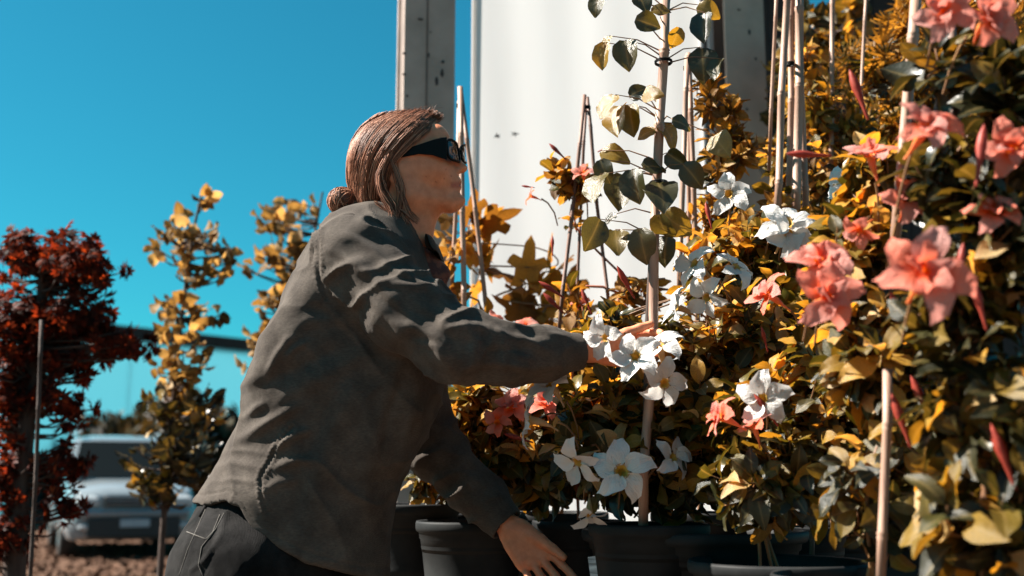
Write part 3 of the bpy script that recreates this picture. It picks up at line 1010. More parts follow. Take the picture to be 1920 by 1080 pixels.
# ---------------------------------------------------------------- sunglasses
def lens_pts(s, side, f=1.0, dz=0):
    """rounded outline between four corners; side -1 near the camera"""
    ot, ob = (836, 258), (840, 299); it, ib = (857, 272), (863, 305)
    yo, yi = YB + side * .066, YB + side * .012
    yaw = 7
    if side > 0: ot, ob = (ot[0] + 2 * yaw + 20, ot[1] + 13), (ob[0] + 2 * yaw + 16, ob[1] + 6); it, ib = (it[0] + 5, it[1] + 1), (ib[0] + 4, ib[1] + 1)
    P = [A(*ot, yo), A(*it, yi), A(*ib, yi), A(*ob, yo)]
    out = []
    for k in range(28):
        a_ = 2 * math.pi * k / 28
        cx, sx = math.cos(a_), math.sin(a_)
        u = .5 + .5 * f * math.copysign(abs(cx) ** .55, cx); v = .5 + .5 * f * math.copysign(abs(sx) ** .55, sx)
        p = (P[0] * (1 - u) + P[1] * u) * v + (P[3] * (1 - u) + P[2] * u) * (1 - v)
        out.append(Vector(p) + Vector((.006 * (1 - (2 * u - 1) ** 2), 0, 0)))
    return out
gl = None
mb = MB()
for side in (-1, 1):
    pts = lens_pts(0, side)
    mb.tube(pts + pts[:2], .0036, 6, cap=False)
mb.tube([A(857, 282, YB - .014), A(862, 279, YB), A(862, 283, YB + .014)], .003, 6)
gl = mb.build('sunglasses', MAT['frame'], person)
tag(gl, 'black wayfarer-shaped sunglasses'.replace('wayfarer-shaped', 'thick-armed'))
for side in (-1, 1):
    pts = lens_pts(0, side, .97); c = sum(pts, Vector()) / len(pts) + Vector((.0015, 0, 0))
    Vv = [c] + [c.lerp(p, .55) + Vector((.001, 0, 0)) for p in pts] + pts; n = len(pts); Ff = []
    for k in range(n):
        j = (k + 1) % n
        Ff += [(0, 1 + k, 1 + j), (1 + k, 1 + n + k, 1 + n + j, 1 + j)]
    o = obj('lens', mesh_data('lens', Vv, Ff, MAT['lens']), gl)
    # arm: a deep flat bar that narrows towards the ear
    yo = YB + side * .070
    secs = [(838, 257, 300 if side < 0 else 285, yo), (826, 258, 296, yo + side * .004), (812, 262, 291, yo + side * .006), (785, 271, 289, yo + side * .008), (755, 281, 295, yo + side * .009), (733, 289, 299, yo + side * .008), (722, 300, 310, yo + side * .006)]
    Vv = []; Ff = []
    for x, t, b_, y in secs:
        for dy in (-.0035, .0035):
            Vv += [A(x, t, y + dy), A(x, b_, y + dy)]
    for i in range(len(secs) - 1):
        a0, a1 = i * 4, i * 4 + 4
        Ff += [(a0, a0 + 1, a1 + 1, a1), (a0 + 2, a1 + 2, a1 + 3, a0 + 3), (a0, a1, a1 + 2, a0 + 2), (a0 + 1, a0 + 3, a1 + 3, a1 + 1)]
    Ff += [(0, 2, 3, 1), (len(secs) * 4 - 4, len(secs) * 4 - 3, len(secs) * 4 - 1, len(secs) * 4 - 2)]
    o = obj('temple_arm', mesh_data('temple_arm', Vv, Ff, MAT['frame'], False), gl)
    bvl = o.modifiers.new('b', 'BEVEL'); bvl.width = .0015; bvl.segments = 2
# ================================================================ GROUND, FAR THINGS, BUILDING
MAT['ground'] = M('ground', (.060, .032, .021), (.12, .07, .047), scale=3.5, rough=.95, bump=1, bscale=30, detail=8, spec=.05)
MAT['bench'] = M('bench', (.20, .13, .085), (.10, .065, .045), scale=5, stretch=(1, 12, 12), rough=.8, bump=.5, bscale=40)
MAT['car_paint'] = M('car_paint', (.19, .22, .24), (.16, .19, .21), scale=2, rough=.25, spec=.6, coat=.8)
MAT['car_glass'] = M('car_glass', (.006, .009, .010), rough=.4, spec=.12)
MAT['car_dark'] = M('car_dark', (.02, .022, .024), rough=.5)
MAT['car_light'] = M('car_light', (.45, .48, .5), rough=.12, spec=.9, coat=1)
MAT['rubber'] = M('rubber', (.018, .018, .018), (.035, .03, .028), scale=20, rough=.85)
MAT['alloy'] = M('alloy', (.45, .45, .46), rough=.3, metallic=.9)
MAT['plate'] = M('plate', (.42, .45, .48), (.25, .28, .32), scale=30, rough=.5)
MAT['steel'] = M('steel', (.44, .34, .29), (.31, .245, .205), scale=7, rough=.75, bump=.25, bscale=70, ramp=(.3, .7))
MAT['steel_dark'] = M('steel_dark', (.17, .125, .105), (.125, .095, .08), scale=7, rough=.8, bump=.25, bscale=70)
MAT['grime'] = M('grime', (.035, .03, .03), (.09, .075, .07), scale=60, rough=.9)
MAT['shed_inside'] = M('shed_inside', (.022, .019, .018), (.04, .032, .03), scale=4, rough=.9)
MAT['fascia'] = M('fascia', (.022, .016, .014), (.04, .03, .026), scale=4, rough=.8)
MAT['green_wall'] = M('green_wall', (.24, .50, .56), (.22, .47, .53), scale=1.2, stretch=(4, 4, .3), rough=.5, transl=.8)

def panel_mat():
    m, nt, out = nodes('panel_cloth')
    N, L = nt.nodes, nt.links
    p = N.new('ShaderNodeBsdfDiffuse'); t = N.new('ShaderNodeBsdfTranslucent')
    tc = N.new('ShaderNodeTexCoord'); mp = N.new('ShaderNodeMapping'); mp.inputs['Scale'].default_value = (2, 2, .35)
    nz = N.new('ShaderNodeTexNoise'); nz.inputs['Scale'].default_value = 2.2; nz.inputs['Detail'].default_value = 7
    cr = N.new('ShaderNodeValToRGB')
    cr.color_ramp.elements[0].position = .3; cr.color_ramp.elements[1].position = .75
    cr.color_ramp.elements[0].color = (.70, .675, .66, 1); cr.color_ramp.elements[1].color = (.76, .74, .725, 1)
    L.new(tc.outputs['Object'], mp.inputs[0]); L.new(mp.outputs[0], nz.inputs['Vector']); L.new(nz.outputs['Fac'], cr.inputs[0])
    L.new(cr.outputs[0], p.inputs[0]); L.new(cr.outputs[0], t.inputs[0])
    mx = N.new('ShaderNodeMixShader'); mx.inputs[0].default_value = .72
    L.new(p.outputs[0], mx.inputs[1]); L.new(t.outputs[0], mx.inputs[2]); L.new(mx.outputs[0], out.inputs[0])
    return m
MAT['panel'] = panel_mat()

# ground: one sheet to the horizon, finely uneven near the camera
xs = np.concatenate([[-900, -300, -100, -50], np.linspace(-28, 16, 70), [30, 80, 300, 900]])
ys = np.concatenate([[-200, -40], np.linspace(-3, 40, 70), [60, 120, 300, 1200]])
X, Y = np.meshgrid(xs, ys, indexing='ij')
Pg = np.stack([X.ravel(), Y.ravel(), np.zeros(X.size)], 1)
near_ = np.exp(-((Pg[:, 0] / 40) ** 2 + ((Pg[:, 1] - 15) / 40) ** 2))
Pg[:, 2] = (fbm(Pg, .6, 3, 9)) * .06 * near_
nx, ny = len(xs), len(ys)
Fg = np.array([(i * ny + j, (i + 1) * ny + j, (i + 1) * ny + j + 1, i * ny + j + 1) for i in range(nx - 1) for j in range(ny - 1)])
g = obj('ground', mesh_data('ground', Pg, Fg, MAT['ground']))
tag(g, kind='structure')
# wood chips and fallen leaves over the near ground
mb = MB()
for _ in range(5200):
    y = 9 + 14 * nrs.rand() ** 1.3; x = (-960 + nrs.rand() * 900 + 0) / FPX * y * 1.05
    a_ = nrs.rand() * 3.14; l = .03 + nrs.rand() * .05; w = l * (.3 + .4 * nrs.rand()); z = .02 + nrs.rand() * .02
    c, s = math.cos(a_), math.sin(a_); t1, t2 = nrs.randn(2) * .02
    mb.add([(x - c * l, y - s * l, z + t1), (x + s * w, y - c * w, z - t2), (x + c * l, y + s * l, z - t1), (x - s * w, y + c * w, z + t2)], [(0, 1, 2, 3)])
o = mb.build('mulch', M('mulch', (.11, .058, .036), (.04, .022, .016), scale=9, rough=.9, spec=.05), None, False); tag(o, kind='stuff')

# far hedge line
def leaf_cloud(mb, c, r, n, size, shell=.55, seed=0, quad=None, flat=1.0):
    rs = np.random.RandomState(seed)
    for _ in range(n):
        v = rs.randn(3); v /= np.linalg.norm(v)
        q = np.array(c) + v * np.array(r) * (shell + (1 - shell) * rs.rand()) * (1 + .12 * math.sin(v[0] * 7 + v[2] * 5))
        s = size * (.6 + .8 * rs.rand())
        a = rs.randn(3); a /= np.linalg.norm(a); b = np.cross(a, rs.randn(3)); b /= np.linalg.norm(b)
        mb.add([q - a * s, q - b * s * .45, q + a * s, q + b * s * .45], [(0, 1, 2, 3)])
def bush(px, Y, wpx, top, label, seed, cat='bush', n=5200, size=.22, mat='leaf_shade', grp='dark bushes beyond the car'):
    c = at(px, 900, Y); w = wpx / FPX * Y / 2; h = (900 - top) / FPX * Y + CAMZ
    root = empty('bush', (c.x, Y, 0), label, cat, grp)
    mb = MB()
    for k in range(5):
        rs = np.random.RandomState(seed * 9 + k)
        ox = (rs.rand() - .5) * w * 1.1; hh = h * (.62 + .38 * rs.rand()) if k else h
        leaf_cloud(mb, (c.x + (ox if k else 0), Y + rs.randn() * .3, hh * .5), (w * (.55 + .3 * rs.rand()), w * .6, hh * .5), n // 5, size, .35, seed * 7 + k)
    o = mb.build('foliage', MAT[mat], root, False); tag(o, kind='stuff')
    mb = MB(); mb.tube([(c.x, Y, 0), (c.x + .1, Y, h * .4), (c.x - .1, Y, h * .7)], [.12, .08, .03], 6); mb.build('trunk', MAT['bark'], root)
bush(215, 27, 200, 778, 'low wide dark bush rising behind the car roof', 3)
bush(320, 24, 250, 738, 'tall rounded dark bush behind the slender yellow tree', 4)
bush(415, 28, 190, 760, 'dark bush beside the woman, right of the rounded one', 5)
bush(60, 30, 260, 800, 'dark bush behind the red maple', 6)
# distant tree belt that closes the horizon
mb = MB()
for k in range(90):
    x = -95 + k * 2.2; leaf_cloud(mb, (x, 95 + 6 * math.sin(k), 2.0), (2.2, 2, 2.6 + 1.1 * math.sin(k * 1.7)), 130, .55, .5, 100 + k)
o = mb.build('treeline', MAT['leaf_shade'], None, False); tag(o, kind='stuff')

# long pale blue greenhouse with a dark eave
gh = empty('windbreak_wall', (-10, 32, 0), 'long pale blue film windbreak wall under a dark top beam', 'windbreak')
a = at(108, 612, 29.0); b = at(492, 652, 33.8)
d = Vector((b.x - a.x, b.y - a.y, 0)); ln = d.length; d.normalize()
a0 = a - d * 6; b0 = b + d * 12; z0 = (a.z + b.z) / 2
tot = (b0 - a0); tot.z = 0; nseg = 12; L_ = tot.length / nseg
nrm = Vector((d.y, -d.x, 0))
ang = math.atan2(d.y, d.x); R = Matrix.Rotation(ang, 3, 'Z')
pm = mesh_data('wall_panel', [], [], MAT['green_wall'])
t = MB(); t.box((0, 0, 0), (L_ - .02, .06, z0), None, .012); pm = mesh_data('wall_panel', t.V, t.F, MAT['green_wall'], False)
for k in range(nseg):
    o = bpy.data.objects.new('wall_panel', pm); COL.objects.link(o); o.parent = gh
    p = a0 + d * (L_ * (k + .5)); o.location = Vector((p.x, p.y, z0 / 2)) - gh.location; o.rotation_euler = (0, 0, ang)
t = MB(); c_ = (a0 + b0) / 2; t.box((c_.x + nrm.x * .05, c_.y + nrm.y * .05, z0 + .02), (tot.length + .3, .34, .34), R, .02); t.build('top_beam', MAT['fascia'], gh, False)
# t.box((q.x, q.y, z0 + .02), (tot.length + .2, 8.0, .10), R); t.build('roof', MAT['green_wall'], gh, False)

# ------------------------------------------------ car
def car():
    fc = at(256, 900, 16.0)
    yaw = math.radians(25)
    root = empty('parked_car', (fc.x, 16.0, 0), 'silver white sport utility car parked facing the camera behind the trees', 'car')
    Rz = Matrix.Rotation(yaw, 3, 'Z')
    T = lambda p: Rz @ Vector(p) + Vector((fc.x, 16.0, 0))
    # local: x across, y away from camera (length), z up
    def loft(secs, mat, name, parent=root, smooth=True, bev=.03):
        V = []; F = []
        n = len(secs[0])
        for s in secs: V += [T(p) for p in s]
        for i in range(len(secs) - 1):
            for k in range(n):
                j = (k + 1) % n
                F.append((i * n + k, i * n + j, (i + 1) * n + j, (i + 1) * n + k))
        F.append(tuple(range(n - 1, -1, -1))); F.append(tuple(range((len(secs) - 1) * n, len(secs) * n)))
        o = obj(name, mesh_data(name, V, F, mat, smooth), parent)
        if bev: m = o.modifiers.new('b', 'BEVEL'); m.width = bev; m.segments = 3; m.limit_method = 'ANGLE'; m.angle_limit = .5
        return o
    def sec(y, w, z0, z1, zc=0.05, wt=None):
        wt = wt or w * .88
        return [(-w * .93, y, z0), (w * .93, y, z0), (w, y, z0 + .15), (w, y, (z0 + z1) / 2), (wt, y, z1 - .02), (wt * .5, y, z1 + zc), (-wt * .5, y, z1 + zc), (-wt, y, z1 - .02), (-w, y, (z0 + z1) / 2), (-w, y, z0 + .15)]
    bodym = loft([sec(-.02, .76, .30, .86, .02), sec(.10, .88, .26, .95, .03), sec(.35, .92, .26, 1.01, .04), sec(1.15, .93, .26, 1.07, .05), sec(1.3, .93, .26, 1.09, .04), sec(3.9, .93, .28, 1.10, .02), sec(4.45, .88, .32, 1.05, .02)], MAT['car_paint'], 'body')
    cab = [(1.05, .86, .84, 1.08, 1.12), (1.60, .84, .72, 1.08, 1.72), (2.3, .84, .72, 1.08, 1.80), (3.9, .84, .72, 1.08, 1.80), (4.35, .84, .68, 1.08, 1.60)]
    loft([[(-w0, y, z0), (w0, y, z0), (w1 + .03, y, z1 - .05), (w1 * .6, y, z1), (-w1 * .6, y, z1), (-w1 - .03, y, z1 - .05)] for y, w0, w1, z0, z1 in cab], MAT['car_paint'], 'cabin')
    def quad(name, pts, mat, parent=root, th=.012):
        V = [T(p) for p in pts]
        o = obj(name, mesh_data(name, V, [(0, 1, 2, 3)], mat, False), parent)
        m = o.modifiers.new('t', 'SOLIDIFY'); m.thickness = th; m.offset = 0
        return o
    quad('windscreen', [(-.78, 1.045, 1.13), (.78, 1.045, 1.13), (.67, 1.545, 1.68), (-.67, 1.545, 1.68)], MAT['car_glass'])
    for s in (-1, 1):
        for y0, y1 in ((1.75, 2.65), (2.75, 3.7)):
            quad('side_window', [(s * .862, y0 + (-.35 if y0 < 2 else 0), 1.14), (s * .862, y1, 1.14), (s * .765, y1, 1.68), (s * .765, y0, 1.68)], MAT['car_glass'])
    t = MB(); t.box((0, 0, 0), (1.0, .08, .17), None, .02)
    def bx(name, c, dims, mat, parent=root, bev=.015):
        t = MB(); t.box((0, 0, 0), dims, None, bev); t.V = [tuple(T(Vector(v) + Vector(c))) for v in t.V]
        return t.build(name, mat, parent, False)
    gr = bx('grille', (0, -.03, .80), (.86, .08, .15), MAT['car_dark'])
    for k in range(2): bx('grille_bar', (0, -.075, .77 + .06 * k), (.80, .02, .014), MAT['alloy'], gr, .004)
    bx('lower_intake', (0, -.03, .44), (1.25, .10, .27), MAT['car_dark'])
    bx('bumper', (0, -.02, .63), (1.5, .12, .13), MAT['car_paint'], bev=.04)
    bx('number_plate', (0, -.105, .50), (.40, .012, .11), MAT['plate'], bev=.003)
    for s in (-1, 1):
        bx('headlight', (s * .63, .02, .80), (.34, .14, .17), MAT['car_light'], bev=.045)
        bx('fog_lamp', (s * .66, -.03, .45), (.18, .08, .09), MAT['car_light'], bev=.03)
        bx('mirror', (s * 1.02, 1.35, 1.14), (.20, .12, .15), MAT['car_paint'], bev=.04)
        bx('roof_rail', (s * .66, 2.7, 1.85), (.04, 1.9, .04), MAT['alloy'], bev=.01)
        for y in (.85, 3.55):
            t = MB(); t.lathe([(.20, -.115), (.335, -.11), (.36, -.08), (.36, .08), (.335, .11), (.20, .115)], (0, 0, 0), 28)
            Rr = Matrix.Rotation(math.pi / 2, 3, 'Y'); t.V = [tuple(T(Rr @ Vector(v) + Vector((s * .82, y, .365)))) for v in t.V]
            w = t.build('wheel', MAT['rubber'], root)
            t = MB(); t.lathe([(.0001, .10), (.05, .118), (.09, .10), (.17, .085), (.205, .118), (.215, .10)], (0, 0, 0), 28)
            Rr = Matrix.Rotation(s * math.pi / 2, 3, 'Y'); t.V = [tuple(T(Rr @ Vector(v) + Vector((s * .82, y, .365)))) for v in t.V]
            t.build('rim', MAT['alloy'], w)
car()

# ------------------------------------------------ building frame: columns, sheet, dark shed
wa = math.radians(14)                      # the frame runs away to the right
wd = Vector((math.cos(wa), math.sin(wa), 0)); wnrm = Vector((math.sin(wa), -math.cos(wa), 0))
o0 = at(800, 900, 4.35); o0.z = 0
Rw = Matrix.Rotation(wa, 3, 'Z')
def along(px):   # distance along the frame at a photo column
    k = (px - 960) / FPX * CP
    # solve (o0 + s*wd).x = k * (o0 + s*wd).y  (at eye level)
    v_ = (540 - 140) / FPX; k = (px - 960) / FPX / (CP - v_ * SP)
    return (k * o0.y - o0.x) / (wd.x - k * wd.y)
def col_part(name, s0, s1, d0, d1, z0, z1, mat, parent, bev=.003):
    t = MB(); c = o0 + wd * ((s0 + s1) / 2) - wnrm * ((d0 + d1) / 2)
    t.box((c.x, c.y, (z0 + z1) / 2), (s1 - s0, abs(d1 - d0), z1 - z0), Rw, bev)
    return t.build(name, mat, parent, False)
s0, s1 = along(756), along(853)
c1 = empty('steel_column', o0 + wd * s0, 'weathered grey steel column with black marks behind her head', 'column')
front = col_part('flange', s0, s1, 0, .014, 0, 4.2, MAT['steel'], c1)
col_part('web', s0 + .012, s0 + .022, .0145, .19, 0, 4.2, MAT['steel_dark'], c1)  # darker steel on the web paints the shade of the recess
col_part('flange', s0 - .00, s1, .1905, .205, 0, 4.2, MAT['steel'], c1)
for px, py, w, h in ((787, 36, 11, 5), (802, 103, 6, 9), (830, 116, 7, 7), (829, 136, 7, 16), (819, 153, 8, 17), (757, 100, 6, 5), (758, 139, 8, 5), (764, 180, 5, 5), (806, 60, 3, 4)):
    s = along(px); c = o0 + wd * s + wnrm * .0025; z = at(px, py, c.y).z
    t = MB(); n = 9; rr = np.random.RandomState(px); sc = c.y / FPX
    pts = [c + wd * (math.cos(6.28 * k / n) * w * .5 * sc * (.7 + .6 * rr.rand())) + Vector((0, 0, z + math.sin(6.28 * k / n) * h * .5 * sc * (.7 + .6 * rr.rand()))) for k in range(n)]
    t.add(pts + [p + wnrm * -.002 for p in pts], [tuple(range(n))] + [(k, (k + 1) % n, n + (k + 1) % n, n + k) for k in range(n)])
    t.build('paint_mark', MAT['grime'], c1, False)
t = MB()
for zz_ in (0,):
    s = along(800); c = o0 + wd * s + wnrm * .002
    t.box((c.x, c.y, 2.1), (.006, .004, 4.2), Rw)
t.build('seam', MAT['steel_dark'], c1, False)

s0, s1 = along(889) + .05, along(1332.5) + .045
pn = empty('white_sheet', o0 + wd * s0, 'large white translucent wall sheet between the two columns', 'wall panel')
n_s, n_z = 60, 60
Vp = []; Fp = []
for i in range(n_s + 1):
    s = s0 + (s1 - s0) * i / n_s
    for j in range(n_z + 1):
        z = .75 + 3.2 * j / n_z
        wv = .003 * math.sin(s * 5 + z * .8) + .0015 * math.sin(s * 21 + z)
        c = o0 + wd * s - wnrm * (.205 + wv); Vp.append((c.x, c.y, z))
for i in range(n_s):
    for j in range(n_z): Fp.append((i * (n_z + 1) + j, (i + 1) * (n_z + 1) + j, (i + 1) * (n_z + 1) + j + 1, i * (n_z + 1) + j + 1))
obj('sheet', mesh_data('sheet', Vp, Fp, MAT['panel']), pn)
MAT['rail_clear'] = M('rail_clear', (.62, .60, .58), rough=.5, transl=.6)
MAT['rail_white'] = M('rail_white', (.52, .49, .47), (.42, .40, .39), scale=9, rough=.5)
col_part('edge_rail', along(881) + .05, along(888) + .05, .19, .215, .7, 4.0, MAT['rail_clear'], pn)
col_part('edge_rail', along(1333) + .046, along(1338) + .046, .19, .225, .7, 4.0, MAT['rail_white'], pn)
col_part('bottom_rail', along(890) + .05, along(1332) + .045, .185, .23, .66, .745, MAT['steel'], pn)
for px, py in ((932, 255), (966, 251)):
    s = along(px) + .047; c = o0 + wd * s - wnrm * .190; z = at(px, py, c.y).z; sc = c.y / FPX
    t = MB(); rr = np.random.RandomState(px)
    for k in range(7):
        a_ = k * .9 + rr.rand(); L2 = (4 + 6 * rr.rand()) * sc
        p0 = c + Vector((0, 0, z)); p1 = p0 + wd * (math.cos(a_) * L2) + Vector((0, 0, math.sin(a_) * L2))
        w2 = 1.6 * sc; per = wd * (-math.sin(a_) * w2) + Vector((0, 0, math.cos(a_) * w2))
        t.add([p0 + per, p0 - per, p1 - per * .2, p1 + per * .2], [(0, 1, 2, 3)])
    o = t.build('scuff_mark', MAT['grime'], pn, False)

s0, s1 = along(1362), along(1437)
MAT['steel_brown'] = M('steel_brown', (.46, .34, .275), (.36, .27, .22), scale=7, rough=.8, bump=.25, bscale=70)
c2 = empty('steel_column', o0 + wd * s0, 'shaded brown grey steel column right of the white sheet', 'column')
col_part('flange', s0, s1, .0, .014, 0, 4.4, MAT['steel_brown'], c2)
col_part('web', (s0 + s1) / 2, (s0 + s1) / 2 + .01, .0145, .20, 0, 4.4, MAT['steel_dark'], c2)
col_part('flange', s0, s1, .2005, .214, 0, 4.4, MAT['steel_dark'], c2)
for px, py, w, h in ((1408, 60, 5, 12), (1390, 18, 8, 4), (1418, 110, 4, 8), (1398, 205, 5, 6)):
    s = along(px); c = o0 + wd * s + wnrm * .0025; z = at(px, py, c.y).z
    t = MB(); n = 8; sc = c.y / FPX
    pts = [c + wd * (math.cos(6.28 * k / n) * w * .5 * sc) + Vector((0, 0, z + math.sin(6.28 * k / n) * h * .5 * sc)) for k in range(n)]
    t.add(pts + [p + wnrm * -.002 for p in pts], [tuple(range(n))] + [(k, (k + 1) % n, n + (k + 1) % n, n + k) for k in range(n)])
    t.build('paint_mark', MAT['grime'], c2, False)
# narrow white board in the gap
col_part_o = empty('white_board', o0 + wd * along(1352), 'narrow white upright board beside the shaded column', 'board')
col_part('board', along(1348) + .03, along(1358) + .03, .16, .18, .2, 4.3, MAT['rail_white'], col_part_o)

# dark shed behind the right-hand plants: boards, roof, open front
sh = empty('shed', o0 + wd * along(1500), 'dark open shed standing behind the plants on the right', 'shed')
k = 0
s = along(1441); bw = .16
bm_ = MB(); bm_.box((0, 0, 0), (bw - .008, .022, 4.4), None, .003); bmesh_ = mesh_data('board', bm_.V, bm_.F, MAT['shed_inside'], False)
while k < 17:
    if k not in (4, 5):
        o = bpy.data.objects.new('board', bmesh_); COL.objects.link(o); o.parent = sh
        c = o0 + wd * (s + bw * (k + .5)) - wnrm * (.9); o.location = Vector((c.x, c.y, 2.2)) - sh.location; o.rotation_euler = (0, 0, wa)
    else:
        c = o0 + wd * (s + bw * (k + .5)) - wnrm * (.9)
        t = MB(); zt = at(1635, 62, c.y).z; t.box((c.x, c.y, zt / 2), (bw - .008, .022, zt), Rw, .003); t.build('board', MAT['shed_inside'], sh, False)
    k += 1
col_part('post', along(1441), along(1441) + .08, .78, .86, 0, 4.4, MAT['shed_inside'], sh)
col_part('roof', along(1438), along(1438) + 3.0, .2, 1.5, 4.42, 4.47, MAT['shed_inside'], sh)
# ================================================================ PLANTS
def leaf_grid(prof, nl=6, fold=.35, curl=.5, wav=.04, seed=0):
    """prof: half-width along the leaf; base at the origin, tip at +Y, length 1"""
    rs = np.random.RandomState(seed); V = []; F = []
    for i in range(nl + 1):
        t = i / nl; w = prof(t)
        for s in (-1, -.5, 0, .5, 1):
            x = s * w; z = abs(s) * w * fold - curl * (t - .35) ** 2 * .55 + wav * math.sin(t * 9 + s * 2 + seed) * abs(s) + .0
            V.append((x, t, z + rs.randn() * .006))
    for i in range(nl):
        for k in range(4): F.append((i * 5 + k, i * 5 + k + 1, (i + 1) * 5 + k + 1, (i + 1) * 5 + k))
    # stalk
    return np.array(V), F
ell = lambda t: .265 * math.sin(math.pi * min(1, t * .98 + .01)) ** .75 * (1 - .25 * max(0, t - .6)) + .003
ellw = lambda t: .30 * math.sin(math.pi * min(1, t * .98 + .01)) ** .7 + .003
nar = lambda t: .15 * math.sin(math.pi * min(1, t * .98 + .01)) ** .8 + .003
rou = lambda t: .40 * math.sin(math.pi * min(1, (t * .97 + .02)) ** .72) ** .62 * (1 if t < .75 else 1 - (t - .75) * 1.6) + .004
def fingers(n, spread, l0, w0, seed):
    V = []; F = []; rs = np.random.RandomState(seed)
    for k in range(n):
        a = (k - (n - 1) / 2) * spread; l = l0 * (1 - .45 * abs(a) / max(.01, spread * n / 2)) ; w = w0
        d = (math.sin(a), math.cos(a)); p = (math.cos(a), -math.sin(a)); b = len(V)
        for t, ww, z in ((.0, .25, 0), (.35, .9, .02), (.7, .8, -.03), (1, .02, -.16)):
            for s in (-1, 1):
                V.append((d[0] * l * t + p[0] * s * w * ww, d[1] * l * t + .05 + p[1] * s * w * ww, z + rs.randn() * .02 + .02 * s))
        for i in range(3): F.append((b + i * 2, b + i * 2 + 1, b + i * 2 + 3, b + i * 2 + 2))
    return np.array(V), F
def lobed(seed):
    rs = np.random.RandomState(seed); n = 26; V = [(0, .45, .03)]; F = []
    for k in range(n):
        a = 2 * math.pi * k / n - math.pi / 2
        r = .36 + .13 * math.cos(5 * (a - math.pi / 2)) + .07 * (k % 2) + (.10 if abs(math.sin((a - math.pi / 2) / 2)) < .2 else 0)
        V.append((r * math.cos(a) * .95, .45 + r * math.sin(a) * 1.12, -.12 * r + rs.randn() * .02 + .05 * math.sin(3 * a)))
    for k in range(n): F.append((0, 1 + k, 1 + (k + 1) % n))
    V += [(-.012, -.25, .03), (.012, -.25, .03), (.01, .1, .02), (-.01, .1, .02)]; F.append((n + 1, n + 2, n + 3, n + 4))
    return np.array(V), F
LEAF = {
    'vine': [leaf_grid(f_, 6, fo, cu, .05, s) for s, (f_, fo, cu) in enumerate(((ell, .35, .6), (ellw, .25, 1.0), (ell, .5, .3), (ellw, .2, .7), (ell, .2, 1.3)))],
    'small': [leaf_grid(nar, 3, .4, .4, .02, 3), leaf_grid(ellw, 3, .3, .7, .02, 4)],
    'round': [leaf_grid(rou, 6, .22, .5, .05, 5), leaf_grid(rou, 6, .55, .3, .06, 6), leaf_grid(rou, 6, .1, .9, .05, 7)],
    'lace': [fingers(7, .42, 1.0, .055, 1), fingers(7, .36, 1.05, .045, 2)],
    'maple': [fingers(5, .62, .9, .15, 3), fingers(5, .5, .9, .13, 4)],
    'oak': [lobed(1), lobed(2), lobed(3)],
}
LEAFME = {}
def RIB(kind, i):
    n = len(LEAF[kind][i][0])
    return np.array([(0, .5, 1, .5, 0)[q % 5] for q in range(n)], np.float32) if kind in ('vine', 'small', 'round') else np.zeros(n, np.float32)
def add_rib(me, r):
    a = me.attributes.new('rib', 'FLOAT', 'POINT'); a.data.foreach_set('value', np.asarray(r, np.float32)); return me

def leaf_me(kind, i, mat):
    k = (kind, i, mat)
    if k not in LEAFME: LEAFME[k] = add_rib(mesh_data('leaf', [tuple(v) for v in LEAF[kind][i][0]], LEAF[kind][i][1], MAT[mat]), RIB(kind, i))
    return LEAFME[k]
def frame_m(d, n, s, loc):
    d = d / (np.linalg.norm(d) + 1e-9); x = np.cross(d, n); x /= (np.linalg.norm(x) + 1e-9); z = np.cross(x, d)
    return np.stack([x * s, d * s, z * s], 1), loc

def in_blobs(blobs, n, rs, shell):
    ws = np.array([b[6] if len(b) > 6 else 1 for b in blobs], float); ws /= ws.sum()
    P = []; O = []
    for _ in range(n):
        b = blobs[rs.choice(len(blobs), p=ws)]
        px, py, Y, rx, ry, rY = b[:6]
        v = rs.randn(3); v /= np.linalg.norm(v); r = shell + (1 - shell) * rs.rand() ** .7
        c = np.array(at(px, py, Y)); sc = Y / FPX
        off = v * np.array([rx * sc, rY, ry * sc]) * r * (.9 + .22 * rs.rand())
        P.append(c + off); O.append(v)
    return P, O

